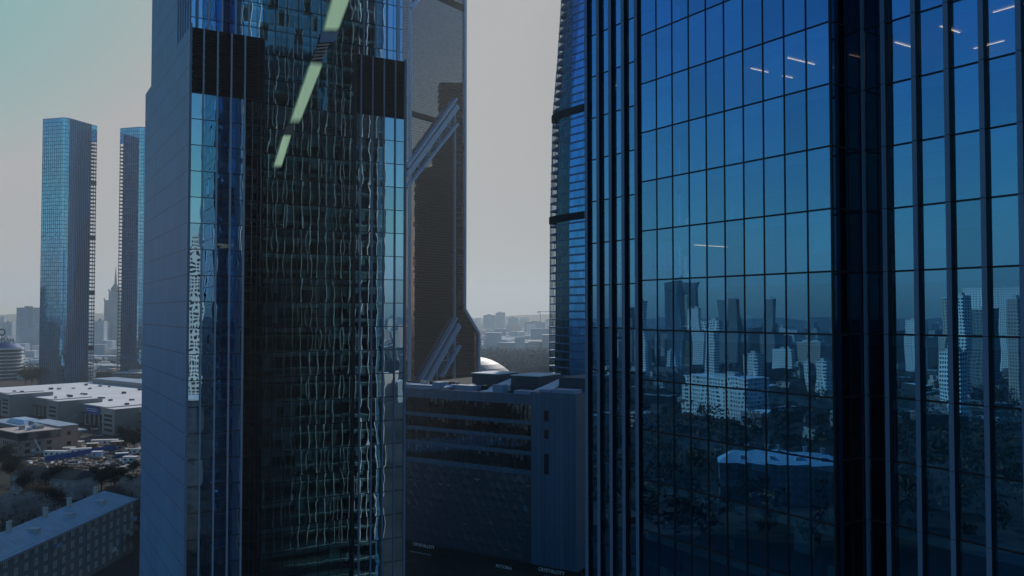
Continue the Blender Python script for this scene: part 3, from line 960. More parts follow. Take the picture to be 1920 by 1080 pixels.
    plant(15, 25, 14, 26, 4.8); plant(30.5, 40.5, 13, 26, 4.8); plant(47, 58, 14, 30, 4.6, False)
    for x0, x1 in ((25.6, 30.3), (42, 46.6)):
        mb = MB(); mb.face([(x0 - 2, 6, 51.1), (x1, 6, 51.1), (x1, 20, 54.8), (x0 + 1.5, 20, 54.8)])
        mb.face([(x1, 6, 51.1), (x1, 20, 51.1), (x1, 20, 54.8)]); mb.face([(x0 - 2, 6, 51.1), (x0 + 1.5, 20, 54.8), (x0 + 1.5, 20, 51.1)])
        mb.build("skylight_ramp", M['rooflite'], T)
    for (x0, x1, y0, y1, h) in ((-3, 8, 2.5, 4.3, 1.4), (8.5, 11.5, 1.6, 4.6, 2.6), (11.8, 13.5, 2, 4, 1.2), (16.5, 23, 3.0, 5.5, 2.0), (31, 34.5, 2, 5, 2.8), (39, 46, 1.2, 5, 1.5), (-12, -4, 3, 6, 1.5), (48, 52, .5, 5, 2.3), (53, 60, -.6, 4, 2.6)):
        MB().box(x0, x1, y0, y1, 51.0, 51 + h).build("air_unit", M['metal'], T)
    for k in range(4):
        MB().tube((-12, 6 + k * 1.1, 51.8), (12, 6.5 + k * 1.1, 51.8), .4, None, 8).build("duct", M['steel'], T)
    for k in range(26):
        x, y = rr.uniform(L0, 28), rr.uniform(6, 14)
        MB().box(x, x + rr.uniform(.6, 2.6), y, y + rr.uniform(.6, 2), 51, 51 + rr.uniform(.5, 2.2)).build("roof_vent", rr.choice([M['metal'], M['conc'], M['dark']]), T)
    # shop signs
    def sign(txt, x, z, size, y=-.05):
        cu = bpy.data.curves.new("sign", 'FONT'); cu.body = txt; cu.size = size; cu.extrude = .04
        ob = bpy.data.objects.new("sign_tmp", cu); COL.objects.link(ob)
        dg = bpy.context.evaluated_depsgraph_get()
        me = bpy.data.meshes.new_from_object(ob.evaluated_get(dg))
        bpy.data.objects.remove(ob)
        me.materials.clear(); me.materials.append(M['sign'])
        o_ = bpy.data.objects.new("sign_lettering", me); COL.objects.link(o_); o_.parent = T
        o_.rotation_euler = (R(90), 0, 0); o_.location = (x, y, z)
    sign("CRYSTALCITY", 2.2, 2.4, 1.35, .1); sign("PICTORIA", 33.5, .6, 1.25, .1); sign("CRYSTALCITY", 48.8, 2.4, 1.35, -1.2)
    MB().box(1.0, 9.5, -.1, .05, .3, .55).build("sign_board", M['metal'], T)
    MB().box(50.8, 53.4, -1.35, -1.2, .9, 1.5).build("sign_board", M['bluep'], T)
M['podglass'] = glass("dark podium glass", (0.28, 0.36, 0.42), 0.42, (0.55, 0.6, 0.62), 0.01, 0.02, 0.01)
M['roofdk'] = simple("dark roof felt", (.05, .055, .06), .9, 0, .1, .3)
M['zincd'] = simple("dark plant cladding", (.05, .065, .085), .5, 0, .3, .2)
podium()

# ------------------------------------------------------------------ twin towers on the left
def twin_tower(px, Y, h, la, lb, label, loggia_left):
    c = at(px, 588, Y)
    ang = math.atan2(.96, .277)
    T = thing("residential_tower", (c.x, c.y, 0), ang, label, "tower block", "twin blue glass towers")
    n = int(h / 4)
    # local x runs along the right face (away), local y along the left face
    r = 5.0
    def arc(off=0):
        P = []
        for k in range(6):
            t = k / 5 * math.pi / 2
            P.append((r - (r + off) * math.cos(t) , r - (r + off) * math.sin(t)))
        return P
    A = arc()
    mb = MB()
    u = gwall(mb, (0, lb), A[0], 0, h)
    for a, b in zip(A[:-1], A[1:]): u = gwall(mb, a, b, 0, h, 0, None, None, u)
    mb.build("curved_wall", M['twinL'], T)
    mb = MB()
    gwall(mb, A[-1], (la * .82, 0), 0, h)
    mb.build("ribbed_wall", M['twinR'], T)
    mb = MB()
    gwall(mb, (la * .82, 0), (la * .82, lb), 0, h - 14); gwall(mb, (la * .82, lb), (0, lb), 0, h)
    mb.face([(r, 0, h - 1), (la * .82, 0, h - 1), (la * .82, lb, h - 1), (0, lb, h - 1), (0, r, h - 1)])
    mb.build("rear_wall", M['twinR'], T)
    mb = MB()
    x = r + 1.2
    while x < la * .82:
        mb.box(x - .22, x + .22, -.5, 0.05, 0, h); x += 2.6
    y = r + 1.0
    while y < lb:
        mb.box(-.18, .05, y - .10, y + .10, 0, h); y += 2.6
    o = mb.build("rib", M['twinfin'], T)
    # open loggias at the outer corner: slabs and posts with sky between
    for k in range(2, n - 4):
        z = k * 4
        if k % 15 == 9: MB().box(la * .82, la, -.1, 9, z, z + 4).build("plant_band", M['zincd'], T)
        MB().box(la * .82 - .1, la + .1, -.1, 9, z - .9, z + .3).build("loggia_slab", M['twinslab'], T)
    MB().box(la - .8, la - .2, .2, .8, 0, h - 14).box(la * .91, la * .91 + .5, .2, .7, 0, h - 14).build("loggia_post", M['twinslab'], T)
    mb = MB(); gwall(mb, (la * .82, -.02), (la, -.02), h - 18, h); gwall(mb, (la, 0), (la, 9), h - 18, h)
    mb.build("crown_screen", M['twinL'], T)
    if loggia_left:
        for k in range(2, n - 4):
            MB().box(-.2, 8, lb, lb + 4.5, k * 4 - .9, k * 4 + .3).build("loggia_slab", M['twinslab'], T)
        MB().box(0, .5, lb + 3.8, lb + 4.3, 0, h - 14).build("loggia_post", M['twinslab'], T)
        mb = MB(); gwall(mb, (-.02, lb + 4.5), (-.02, lb), h - 18, h); mb.build("crown_screen", M['twinL'], T)
    return T
M['twinL'] = grid_glass("pale blue glass", (0.26, 0.66, 1.0), (0.04, 0.11, 0.17), 2.6, 4.0, .35, .5, .85, (.04, .06, .08), .01)
M['twinR'] = grid_glass("dark blue ribbed glass", (0.10, 0.30, 0.60), (0.05, 0.09, 0.14), 2.6, 4.0, .7, .3, .7, (.03, .045, .06), .02)
M['twinfin'] = simple("blue rib", (0.13, 0.27, 0.44), .4, 0, .4, .1)
M['twinslab'] = simple("loggia slab", (0.12, 0.17, 0.22), .7, 0, .3, .1)
twin_tower(118, 889, 281, 44, 30, "taller looking of two blue glass towers with a rounded corner, standing alone against the sky", False)
twin_tower(264, 934, 281, 44, 26, "blue glass tower half hidden beside the blank wall of the near dark tower", True)

# ------------------------------------------------------------------ generic blocks
def block_mat(name, wall, winc, px, pz, ww, wh, rough=.85):
    """wall with rows of window openings, UVs in metres"""
    t = NT(name)
    uv = t.n("ShaderNodeUVMap", uv_map="uv").outputs[0]; s = t.xyz(uv)
    fu = t.math('FRACT', t.math('DIVIDE', s[0], px)); fv = t.math('FRACT', t.math('DIVIDE', s[1], pz))
    a = t.math('MULTIPLY', t.math('LESS_THAN', fu, ww / px), t.math('LESS_THAN', fv, wh / pz))
    a = t.math('MULTIPLY', a, t.math('GREATER_THAN', s[1], .01))
    cmb = t.n("ShaderNodeCombineXYZ"); t.l(t.math('FLOOR', t.math('DIVIDE', s[0], px)), cmb.inputs[0]); t.l(t.math('FLOOR', t.math('DIVIDE', s[1], pz)), cmb.inputs[1])
    wn = t.n("ShaderNodeTexWhiteNoise", noise_dimensions='2D'); t.l(cmb.outputs[0], wn.inputs["Vector"])
    n = t.noise(.06, 4, t.obj())
    k = t.math('ADD', .75, t.math('MULTIPLY', n, .5))
    c = t.n("ShaderNodeVectorMath", operation='SCALE'); c.inputs[0].default_value = wall; t.l(k, c.inputs["Scale"])
    wc = t.mixc(t.math('MULTIPLY', wn.outputs["Value"], .6), winc, tuple(x * 4 for x in winc))
    rg = t.math('SUBTRACT', rough, t.math('MULTIPLY', a, rough - .2))
    return t.done(t.bsdf(t.mixc(a, c.outputs[0], wc), rg, 0, .35))
M['bW'] = block_mat("white panel block", (.78, .74, .70), (.03, .035, .04), 3.0, 3.0, 1.5, 1.5)
M['bG'] = block_mat("grey panel block", (.22, .22, .23), (.03, .035, .04), 3.2, 3.2, 1.9, 1.5)
M['bP'] = block_mat("pinkish panel block", (.45, .36, .31), (.03, .03, .035), 3.0, 3.0, 1.4, 1.5)
M['bD'] = block_mat("dark glass block", (.07, .085, .10), (.03, .04, .055), 3.0, 3.5, 2.5, 2.4, .5)
M['bF'] = block_mat('haze tinted panel block', (.55, .63, .69), (.16, .19, .22), 3.0, 3.2, 1.4, 1.5)  # wall and window colours paled to carry the distance haze
M['bB'] = block_mat("balcony block", (.80, .78, .74), (.02, .022, .026), 3.2, 3.0, 2.0, 1.7)

def block(px, Y, wd, dp, h, rz, label, mat, cat="building", group=None, pos=None, name="apartment_block", roof=None, z0=0):
    p = pos or at(px, 588, Y)
    T = thing(name, (p[0], p[1], z0), rz, label, cat, group)
    mb = MB(); u = 0
    P = [(-wd / 2, 0), (wd / 2, 0), (wd / 2, dp), (-wd / 2, dp)]
    for i in range(4): u = gwall(mb, P[i], P[(i + 1) % 4], 0, h, 0, None, None, u)
    mb.build("wall", mat, T)
    r = MB().box(-wd / 2 - .3, wd / 2 + .3, -.3, dp + .3, h, h + .6)
    rf = r.build("roof", roof or M['rooflite'], T)
    MB().box(-wd * .2, wd * .1, dp * .3, dp * .7, h + .6, h + 3.2).build("lift_housing", M['conc'], rf)
    return T

# ------------------------------------------------------------------ left: exhibition hall
def mall():
    ang = math.atan2(-.62, .78)
    T = thing("exhibition_hall", (-244, 526, 0), ang, "long low grey exhibition hall with a broad pale roof and projecting louvred stair blocks", "hall")
    wallm = simple("grey hall cladding", (.30, .30, .29), .8, 0, .2, .12, .1)
    ribm = simple("ribbed fascia", (.36, .34, .33), .8, 0, .2, .1)
    # local x along the facade to the right, y inward; corner of the right block at the origin
    mb = MB().box(-260, 90, 16, 200, 12.6, 13.4)
    mb.build("roof", M['rooflite'], T)
    MB().box(-260, 90, 17, 199, 0, 12.6).build("wall", M['win'], T)
    MB().box(-260, 90, 15.4, 17, 7.2, 13.2).build("fascia", M['dark'], T)
    mb = MB(); x = -259.0
    while x < 89:
        mb.box(x, x + 1.1, 15.1, 15.4, 7.8, 13.3); x += 2.1
    mb.build("fascia_rib", ribm, T)
    x = -255.0
    while x < 89:
        MB().box(x, x + 1.0, 15.6, 16.6, 0, 7.2).build("column", ribm, T); x += 6.5
    for x0 in (0, -77, -154, 77):
        b = MB().box(x0 - 16, x0, 0, 30, 0, 15.6).build("stair_block", wallm, T)
        MB().box(x0 - 15.6, x0 - .4, .4, 29.6, 15.6, 15.7).build("roof", M['rooflite'], b)
        m2 = MB().box(x0 - 16.2, x0 + .2, -.2, .3, 15.4, 16.2).box(x0 - .3, x0 + .2, .3, 30, 15.4, 16.2).box(x0 - 16.2, x0 - 15.7, .3, 30, 15.4, 16.2)
        m2.build("parapet", wallm, b)
        for z in (2.2, 5.4, 8.4, 11.0):
            MB().box(x0 - 13, x0 - 3, -.12, .1, z, z + 1.3).build("louvre_window", M['louvre'], b)
        MB().box(x0 - .05, x0 + .08, 21, 23, 10.5, 13).build("side_window", M['win'], b)
    # blue banners on the fascia between the middle and right blocks
    for x0, x1 in ((-70, -50), (-46, -22)):
        b = MB().box(x0, x1, 14.6, 15.0, 7.4, 12.9).build("banner", M['bluep'], T)
        for z in (9.6, 10.9):
            MB().box(x0 + 1.5, x1 - 3.5, 14.52, 14.6, z, z + .5).build("banner_line", M['sign'], b)
    rr = random.Random(4)
    # raised roof parts behind
    for (x0, x1, y0, y1, h) in ((-120, -60, 95, 115, 4.5), (-55, -20, 90, 118, 4.0), (-15, 80, 86, 110, 3.6), (-250, -130, 105, 125, 3.5), (-60, 80, 130, 150, 5), (-200, -80, 150, 170, 5), (-15, 50, 150, 180, 6)):
        b = MB().box(x0, x1, y0, y1, 13.4, 13.4 + h).build("roof_lantern", wallm, T)
        MB().box(x0 - .4, x1 + .4, y0 - .4, y1 + .4, 13.4 + h, 13.8 + h).build("roof", rr.choice([M['rooflite'], M['blueroof']]), b)
    MB().box(-260, -60, 100, 199, 13.41, 13.5).build("roof_sheet", M['blueroof'], T)
    for k in range(40):
        x, y = rr.uniform(-230, 70), rr.uniform(20, 96)
        MB().box(x, x + rr.uniform(1.5, 4), y, y + rr.uniform(1, 2.5), 13.4, 13.4 + rr.uniform(.7, 1.6)).build("roof_vent", rr.choice([M['zincd'], M['conc']]), T)
M['blueroof'] = simple("weathered blue roof", (.26, .36, .47), .7, 0, .3, .3, .05)
mall()

# ------------------------------------------------------------------ left: old apartment house with a seam roof
def window_unit(w=1.3, h=1.7):
    mb = MB()
    mb.box(-w / 2, w / 2, .02, .10, 0, h, 0)
    f = .06
    mb.box(-w / 2 - .05, -w / 2 + f, -.05, .02, 0, h, 1).box(w / 2 - f, w / 2 + .05, -.05, .02, 0, h, 1)
    mb.box(-w / 2 + f, w / 2 - f, -.05, .02, 0, f, 1).box(-w / 2 + f, w / 2 - f, -.05, .02, h - f, h, 1)
    mb.box(-.06, .06, -.045, .02, f, h - f, 1)
    return mb.mesh("window", [M['win'], M['wfr']])

def old_house(loc, rz, L, W, label, nch=5, mirrored=False):
    """long house: local x along the street face, y inward"""
    T = thing("apartment_house", loc, rz, label, "apartment house")
    He, Hr = 16.2, 20.2
    MB().box(0, L, 0, W, 0, He - .003).build("wall", M['brick'], T)
    rf = MB()
    o = .7
    A, B, C_, D = (-o, -o, He), (L + o, -o, He), (L + o, W + o, He), (-o, W + o, He)
    E, Fp = (W / 2, W / 2, Hr), (L - W / 2, W / 2, Hr)
    rf.face([A, B, Fp, E]); rf.face([B, C_, Fp]); rf.face([C_, D, E, Fp]); rf.face([D, A, E])
    rf.face([D, C_, B, A])
    roof = rf.build("roof", M['seamx'], T)
    MB().box(-o, L + o, -o - .12, -o, He - .22, He + .10).build("gutter", M['metal'], roof)
    rr = random.Random(int(L))
    for k in range(nch):
        x = W / 2 + (L - W) * (k + .5) / nch + rr.uniform(-2, 2); y = W / 2 + rr.uniform(-1.2, 1.5)
        MB().box(x - .55, x + .55, y - .45, y + .45, Hr - 1.0, Hr + 2.0).box(x - .65, x + .65, y - .55, y + .55, Hr + 2.0, Hr + 2.2).build("chimney", M['conc'], roof)
    for k in range(4):
        x = L * (.18 + .21 * k); y = 3.0
        z = He + 3.7 * (y + .7) / (W / 2 + .7) 
        MB().prism([(x - 1, y - 1.2), (x + 1, y - 1.2), (x + 1, y + 2), (x - 1, y + 2)], z - 1.2, z + 1.1).build("dormer", M['seam'], roof)
    for k in range(3):
        MB().tube((2 + L * k / 3, -o + .3, He + .7), (2 + L * (k + 1) / 3 - 1, -o + .3, He + .7), .04, None, 4).build("snow_rail", M['metal'], roof)
    me = window_unit()
    n = int(L / 4.0)
    cnt = 0
    for f in range(4, -1, -1):
        for k in range(n):
            if cnt >= 100: break
            x = 1.8 + k * (L - 3.6) / (n - 1)
            ob = bpy.data.objects.new("window", me); COL.objects.link(ob); ob.parent = T
            ob.location = (x, 0 - .003, 1.5 + f * 3.1); cnt += 1
            if rr.random() < .12 and f > 0:
                b = MB().box(x - 1.4, x + 1.4, -1.1, -.02, .6 + f * 3.1, .75 + f * 3.1).box(x - 1.4, x + 1.4, -1.12, -1.05, .75 + f * 3.1, 1.75 + f * 3.1).box(x - 1.4, x - 1.33, -1.05, -.02, .75 + f * 3.1, 1.75 + f * 3.1).box(x + 1.33, x + 1.4, -1.05, -.02, .75 + f * 3.1, 1.75 + f * 3.1)
                b.build("balcony", rr.choice([M['greyw'], M['conc'], M['metal']]), T)
    for k in range(4):
        x = L * (k + .5) / 4
        MB().tube((x, -.12, .3), (x, -.12, He - .2), .08, None, 6).build("downpipe", M['metal'], T)
        MB().box(x + .8, x + 2.2, -.09, -.003, 0, 2.3).build("door", M['rust'], T)
    MB().box(0, L, -.18, -.003, He - .8, He - .25).build("cornice", M['greyw'], T)
    return T
M['seamx'] = None
def seamx():
    t = NT("grey blue sheet roof"); o = t.obj(); s = t.xyz(o)
    ln = t.line(s[0], .9, .10)
    n = t.noise(.3, 5, o); st = t.noise(.8, 3, t.scalev(o, (1.0, .12, 1)))
    k = t.math('ADD', .45, t.math('ADD', t.math('MULTIPLY', n, .5), t.math('MULTIPLY', st, .6)))
    c = t.n("ShaderNodeVectorMath", operation='SCALE'); c.inputs[0].default_value = (.26, .42, .54); t.l(k, c.inputs["Scale"])
    return t.done(t.bsdf(t.mixc(t.math('MULTIPLY', ln, .4), c.outputs[0], (.05, .06, .07)), .5, 0, .4))
M['seamx'] = seamx()
# the eave runs from (258,935) to (0,1053) of the photo at 16.2 m
e1, e0 = gp(256, 936, 16.2), gp(-60, 1081, 16.2)
d = (e1 - e0); L = d.length
old_house((e0.x - .7, e0.y, 0), math.atan2(d.y, d.x), L, 13.0, "long five storey house with grey blue sheet metal roof and chimneys, in the foreground")

# ------------------------------------------------------------------ left: pinkish office with a dark glass attic
def pink_office():
    p = gp(35, 857)
    ang = math.atan2(.78, .62)
    T = thing("office_building", (p.x, p.y, 0), ang, "low pinkish stone office with a dark blue glazed attic and roof units", "office building")
    MB().box(0, 20, 0, 24, 0, 8.4).build("wall", M['pink'], T)
    gl = simple("dark attic glass", (.02, .03, .05), .15, 0, .6, .2)
    P0 = [(-.6, -.6), (20.6, -.6), (20.6, 24.6), (-.6, 24.6)]; P1 = [(-1.6, -1.6), (20.6, -1.6), (20.6, 24.6), (-1.6, 24.6)]
    MB().prism(P0, 8.4, 12.4, 0, None, P1).build("glazed_attic", gl, T)
    rf = MB().box(-1.8, 20.8, -1.8, 24.8, 12.4, 12.8).build("roof", M['pinkroof'], T)
    MB().box(20.7, 31, 1.5, 40, 0, 13.4).build("wing", M['pink'], T)
    MB().box(20.85, 31.4, 1.1, 40.4, 13.4, 13.8).build("roof", M['blueroof'], T)
    rr = random.Random(2)
    for k in range(9):
        x, y = rr.uniform(3, 16), rr.uniform(4, 20)
        MB().box(x, x + rr.uniform(1.5, 3.5), y, y + rr.uniform(1.5, 3), 12.8, 12.8 + rr.uniform(1, 2.2)).build("air_unit", rr.choice([M['metal'], M['conc'], M['steel']]), rf)
    for z in (1.4, 5.0):
        for k in range(3):
            MB().box(3 + k * 5.5, 5.4 + k * 5.5, -.06, .05, z, z + 2.0).build("window", M['win'], T)
        for k in range(8):
            MB().box(-.06, .05, 1.5 + k * 2.5, 2.7 + k * 2.5, z, z + 2.0).build("window", M['win'], T)
    for z in (3, 8.5):
        MB().box(25, 27.2, 1.44, 1.55, z, z + 2).build("window", M['win'], T)
M['pinkroof'] = simple("pinkish gravel roof", (.48, .42, .39), .9, 0, .1, .25)
pink_office()

# long low building with a pale blue roof edge behind the pink office
def low_terminal():
    p = gp(-12, 812)
    T = thing("low_building", (p.x, p.y, 0), math.atan2(-.62, .78) , "long low building with a pale blue roof edge behind the pinkish office", "building")
    MB().box(0, 86, 0, 14, 0, 7.4).build("wall", M['greyw'], T)
    MB().box(-2, 90, -2.4, 16, 7.4, 8.2).build("roof", M['blueroof'], T)
    for k in range(20):
        MB().box(2 + k * 4.2, 4.6 + k * 4.2, -.06, .04, 2, 5).build("window", M['win'], T)
    MB().prism([(14, 2), (40, 2), (40, 12), (14, 12)], 8.2, 10.6, 0, None, [(18, 3), (36, 3), (36, 11), (18, 11)]).build("roof_lantern", M['steel'], T)
low_terminal()

# dark house in the shade behind the trees
def shade_house():
    p = gp(18, 925)
    T = thing("house", (p.x, p.y, 0), -.35, "low shaded house with pale walls behind dark trees on the left", "house")
    MB().box(0, 36, 0, 11, 0, 8).build("wall", M['greyw'], T)
    rf = MB(); rf.face([(-.6, -.6, 8), (36.6, -.6, 8), (33, 5.5, 10.8), (3, 5.5, 10.8)]); rf.face([(36.6, -.6, 8), (36.6, 11.6, 8), (33, 5.5, 10.8)]); rf.face([(36.6, 11.6, 8), (-.6, 11.6, 8), (3, 5.5, 10.8), (33, 5.5, 10.8)]); rf.face([(-.6, 11.6, 8), (-.6, -.6, 8), (3, 5.5, 10.8)])
    rf.build("roof", M['roofdk'], T)
    me = window_unit(1.2, 1.6)
    for f in range(2):
        for k in range(9):
            ob = bpy.data.objects.new("window", me); COL.objects.link(ob); ob.parent = T; ob.location = (2.2 + k * 4, -.003, 1.6 + f * 3.4)
shade_house()

# ------------------------------------------------------------------ building site
def site():
    rr = random.Random(21)
    f0, f1 = gp(84, 868), gp(218, 845)
    d = f1 - f0
    T = thing("site_fence", (f0.x, f0.y, 0), math.atan2(d.y, d.x), "long bright blue sheet fence across the building site", "fence")
    L = d.length
    MB().box(0, L, 0, .12, 0.3, 3.2).build("sheet_panel", M['bluef'], T)
    mb = MB(); x = 0
    while x < L:
        mb.box(x, x + .12, .12, .3, 0, 3.3); x += 3
    mb.build("fence_post", M['metal'], T)
    spots = [(102, 857, 'white', "long white site cabin behind the blue fence", 12), (150, 852, 'white', "white tarpaulin covered cabin beside the blue fence", 10), (128, 850, 'conc', "grey site cabin between the two white cabins", 6),
             (222, 838, 'rust', "brown shed near the hall forecourt", 9), (242, 868, 'white', "white cabin right of the blue fence end", 7), (228, 861, 'bluep', "blue container right of the fence end", 6),
             (258, 852, 'white', "small white cabin under the near tower wall", 6), (195, 835, 'rooflite', "flat pale canopy on the site", 14), (172, 842, 'rust', "brown container on the site", 6),
             (140, 838, 'conc', "grey concrete stack on the site", 8), (110, 840, 'steel', "pale steel stack in front of the pinkish office", 7), (180, 858, 'steel', "pale steel cabin behind the fence", 5)]
    for px, py, m, lab, wd in spots:
        p = gp(px, py)
        T = thing("site_cabin", (p.x, p.y, 0), rr.uniform(-.2, .5), lab, "cabin")
        b = MB().box(-wd / 2, wd / 2, 0, 3, 0.2, 2.9).build("cabin_wall", M[m], T)
        MB().box(-wd / 2 - .15, wd / 2 + .15, -.15, 3.15, 2.9, 3.1).build("cabin_roof", M['rooflite'], T)
        for k in range(max(1, int(wd / 3))):
            MB().box(-wd / 2 + .8 + k * 3, -wd / 2 + 2.0 + k * 3, -.05, .02, 1.1, 2.2).build("window", M['win'], T)
    mb = MB()
    for k in range(700):
        px, py = rr.uniform(55, 268), rr.uniform(838, 884)
        p = gp(px, py); s = rr.uniform(.3, 1.8)
        a = rr.uniform(0, 3.14); fr = Matrix.Translation(p) @ Matrix.Rotation(a, 4, 'Z')
        mb.box(-s, s, -s * .3, s * .3, 0, rr.uniform(.15, 1.1), rr.choice((0, 0, 1, 1, 2, 3, 3)), fr=fr)
    o = mb.build("rubble", [M['conc'], M['rust'], M['white'], M['zincd']])
    tag(o, "scattered timber, slabs and rubble on the building site", "rubble", kind="stuff")
    # small white excavator-like crane with raised boom
    p = gp(72, 853)
    T = thing("mobile_crane", (p.x, p.y, 0), .4, "small white crane truck with raised boom beside the pinkish office", "crane")
    MB().box(-3, 3, -1.2, 1.2, .8, 2.2).build("chassis", M['conc'], T)
    MB().box(-3.2, -1.4, -1.1, 1.1, 2.2, 3.4).build("cab", M['white'], T)
    MB().bar((1, 0, 2.2), (-2.5, 0, 10), .7).build("boom", M['white'], T)
    for x in (-2.2, 0, 2.2):
        for y in (-1.2, 1.2): MB().tube((x, y - .15, .5), (x, y + .15, .5), .5, None, 10).build("wheel", M['mull'], T)
M['bluef'] = simple("bright blue sheet", (0.02, 0.10, 0.42), .5, 0, .3, .1)
site()

# cars and lamps before the hall
def car(loc, rz, label, mat, proto=[None]):
    T = thing("parked_car", loc, rz, label, "car", "cars before the hall")
    if proto[0] is None:
        b = MB(); b.prism([(-2.1, -.85), (2.1, -.85), (2.1, .85), (-2.1, .85)], .35, .95, 0, None, [(-2.15, -.8), (2.1, -.8), (2.1, .8), (-2.15, .8)])
        c = MB().prism([(-1.6, -.78), (1.1, -.78), (1.1, .78), (-1.6, .78)], .95, 1.5, 0, None, [(-1.0, -.65), (.5, -.65), (.5, .65), (-1.0, .65)])
        ws = [MB().tube((x, y - .1, .33), (x, y + .1, .33), .33, None, 10) for x in (-1.35, 1.35) for y in (-.8, .8)]
        proto[0] = (b, c, ws)
    b, c, ws = proto[0]
    b.build("body", mat, T); c.build("cabin", M['win'], T)
    for w in ws: w.build("wheel", M['mull'], T)
cars = [(177, 806, 'white', "white car alone on the dark forecourt of the hall"), (150, 815, 'zincd', "dark car on the forecourt left of the white one"), (186, 818, 'steel', "silver car nearest the site on the forecourt"),
        (125, 812, 'white', "white car beside the pinkish wing"), (165, 797, 'conc', "grey car close under the blue banners"), (200, 822, 'rust', "brown car beside the right stair block")]
for px, py, m, lab in cars:
    p = gp(px, py); car((p.x, p.y, .004), random.uniform(-.6, .6), lab, M[m])
for px, py, lab in ((127, 812, "slim street lamp beside the pinkish wing"), (138, 806, "slim street lamp in front of the blue banners"), (187, 818, "slim street lamp left of the right stair block")):
    p = gp(px, py)
    T = thing("street_lamp", (p.x, p.y, 0), .3, lab, "street lamp", "street lamps before the hall")
    MB().tube((0, 0, 0), (0, 0, 9), .12, .07, 8).build("pole", M['steel'], T)
    MB().bar((0, 0, 9), (1.4, 0, 9.2), .12).box(1.0, 1.8, -.15, .15, 9.1, 9.28).build("lamp_head", M['steel'], T)
road([gp(-40, 835), gp(120, 822), gp(300, 838)], 26)
road([gp(300, 870), gp(190, 898), gp(60, 935)], 12)
road([(-100, 120), (-105, 330)], 9)

# ------------------------------------------------------------------ trees
def tree_proto(seed, h, spread, kind):
    rr = random.Random(seed)
    tr = MB(); tips = []
    tr.tube((0, 0, 0), (0, 0, h * .38), .035 * h * .6, .02 * h, 7)
    for k in range(9):
        a = rr.uniform(0, 6.283); z0 = h * rr.uniform(.22, .42)
        e = Vector((math.cos(a) * spread * rr.uniform(.35, .8), math.sin(a) * spread * rr.uniform(.35, .8), h * rr.uniform(.6, .95)))
        s = Vector((0, 0, z0)); m = (s + e) / 2 + Vector((0, 0, -h * .03))
        tr.tube(s, m, .011 * h, .007 * h, 5); tr.tube(m, e, .007 * h, .002 * h, 4)
        tips += [m, e, (m + e) / 2]
        for j in range(4):
            f = m + (e - m) * rr.random() + Vector((rr.gauss(0, 1), rr.gauss(0, 1), rr.uniform(0, 1))) * spread * .3
            tr.tube(m, f, .004 * h, .0015 * h, 3); tips.append(f)
    cr = MB()
    if kind == 'bare':
        for t in tips:
            for k in range(46):
                d = Vector((rr.gauss(0, 1), rr.gauss(0, 1), rr.gauss(.25, .8))).normalized()
                b = t + Vector((rr.gauss(0, 1), rr.gauss(0, 1), rr.gauss(0, .8))) * spread * .13
                l = rr.uniform(.5, 1.5); s = d.cross(Vector((rr.random() - .5, rr.random() - .5, rr.random() - .5))).normalized() * rr.uniform(.03, .07)
                cr.face([b - s, b + s, b + d * l])
                if rr.random() < .5:
                    q = b + d * l * .6; u = Vector((rr.gauss(0, 1), rr.gauss(0, 1), rr.gauss(0, 1))).normalized() * .13; v = u.cross(d).normalized() * .11
                    cr.face([q - u, q + v, q + u, q - v])
    else:
        for t in tips:
            R0 = spread * rr.uniform(.16, .3)
            for k in range(60):
                q = t + Vector((rr.gauss(0, 1), rr.gauss(0, 1), rr.gauss(0, .8))) * R0
                u = Vector((rr.gauss(0, 1), rr.gauss(0, 1), rr.gauss(0, .6))).normalized() * rr.uniform(.18, .42); v = u.cross(Vector((rr.gauss(0, 1), rr.gauss(0, 1), rr.gauss(0, 1)))).normalized() * rr.uniform(.15, .34)
                cr.face([q - u, q + v, q + u, q - v])
    return tr.mesh("trunk", [M['bark']]), cr, kind
TP = {}
def tree(loc, key, label, mat, sc=1.0, group="trees on the left"):
    if key not in TP:
        seed, h, sp, kd = {'a': (1, 13, 5.5, 'bare'), 'b': (2, 11, 5, 'bare'), 'c': (3, 12, 5, 'leaf'), 'd': (4, 15, 6, 'leaf')}[key]
        t, c, k = tree_proto(seed, h, sp, kd); TP[key] = (t, c, {})
    t, c, dct = TP[key]
    if mat not in dct: dct[mat] = c.mesh("crown", [M[mat]])
    T = thing("tree", loc, random.uniform(0, 6.28), label, "tree", group)
    T.scale = (sc, sc, sc * random.uniform(.92, 1.08))
    for nm, me in (("trunk", t), ("crown", dct[mat])):
        o = bpy.data.objects.new(nm, me); COL.objects.link(o); o.parent = T
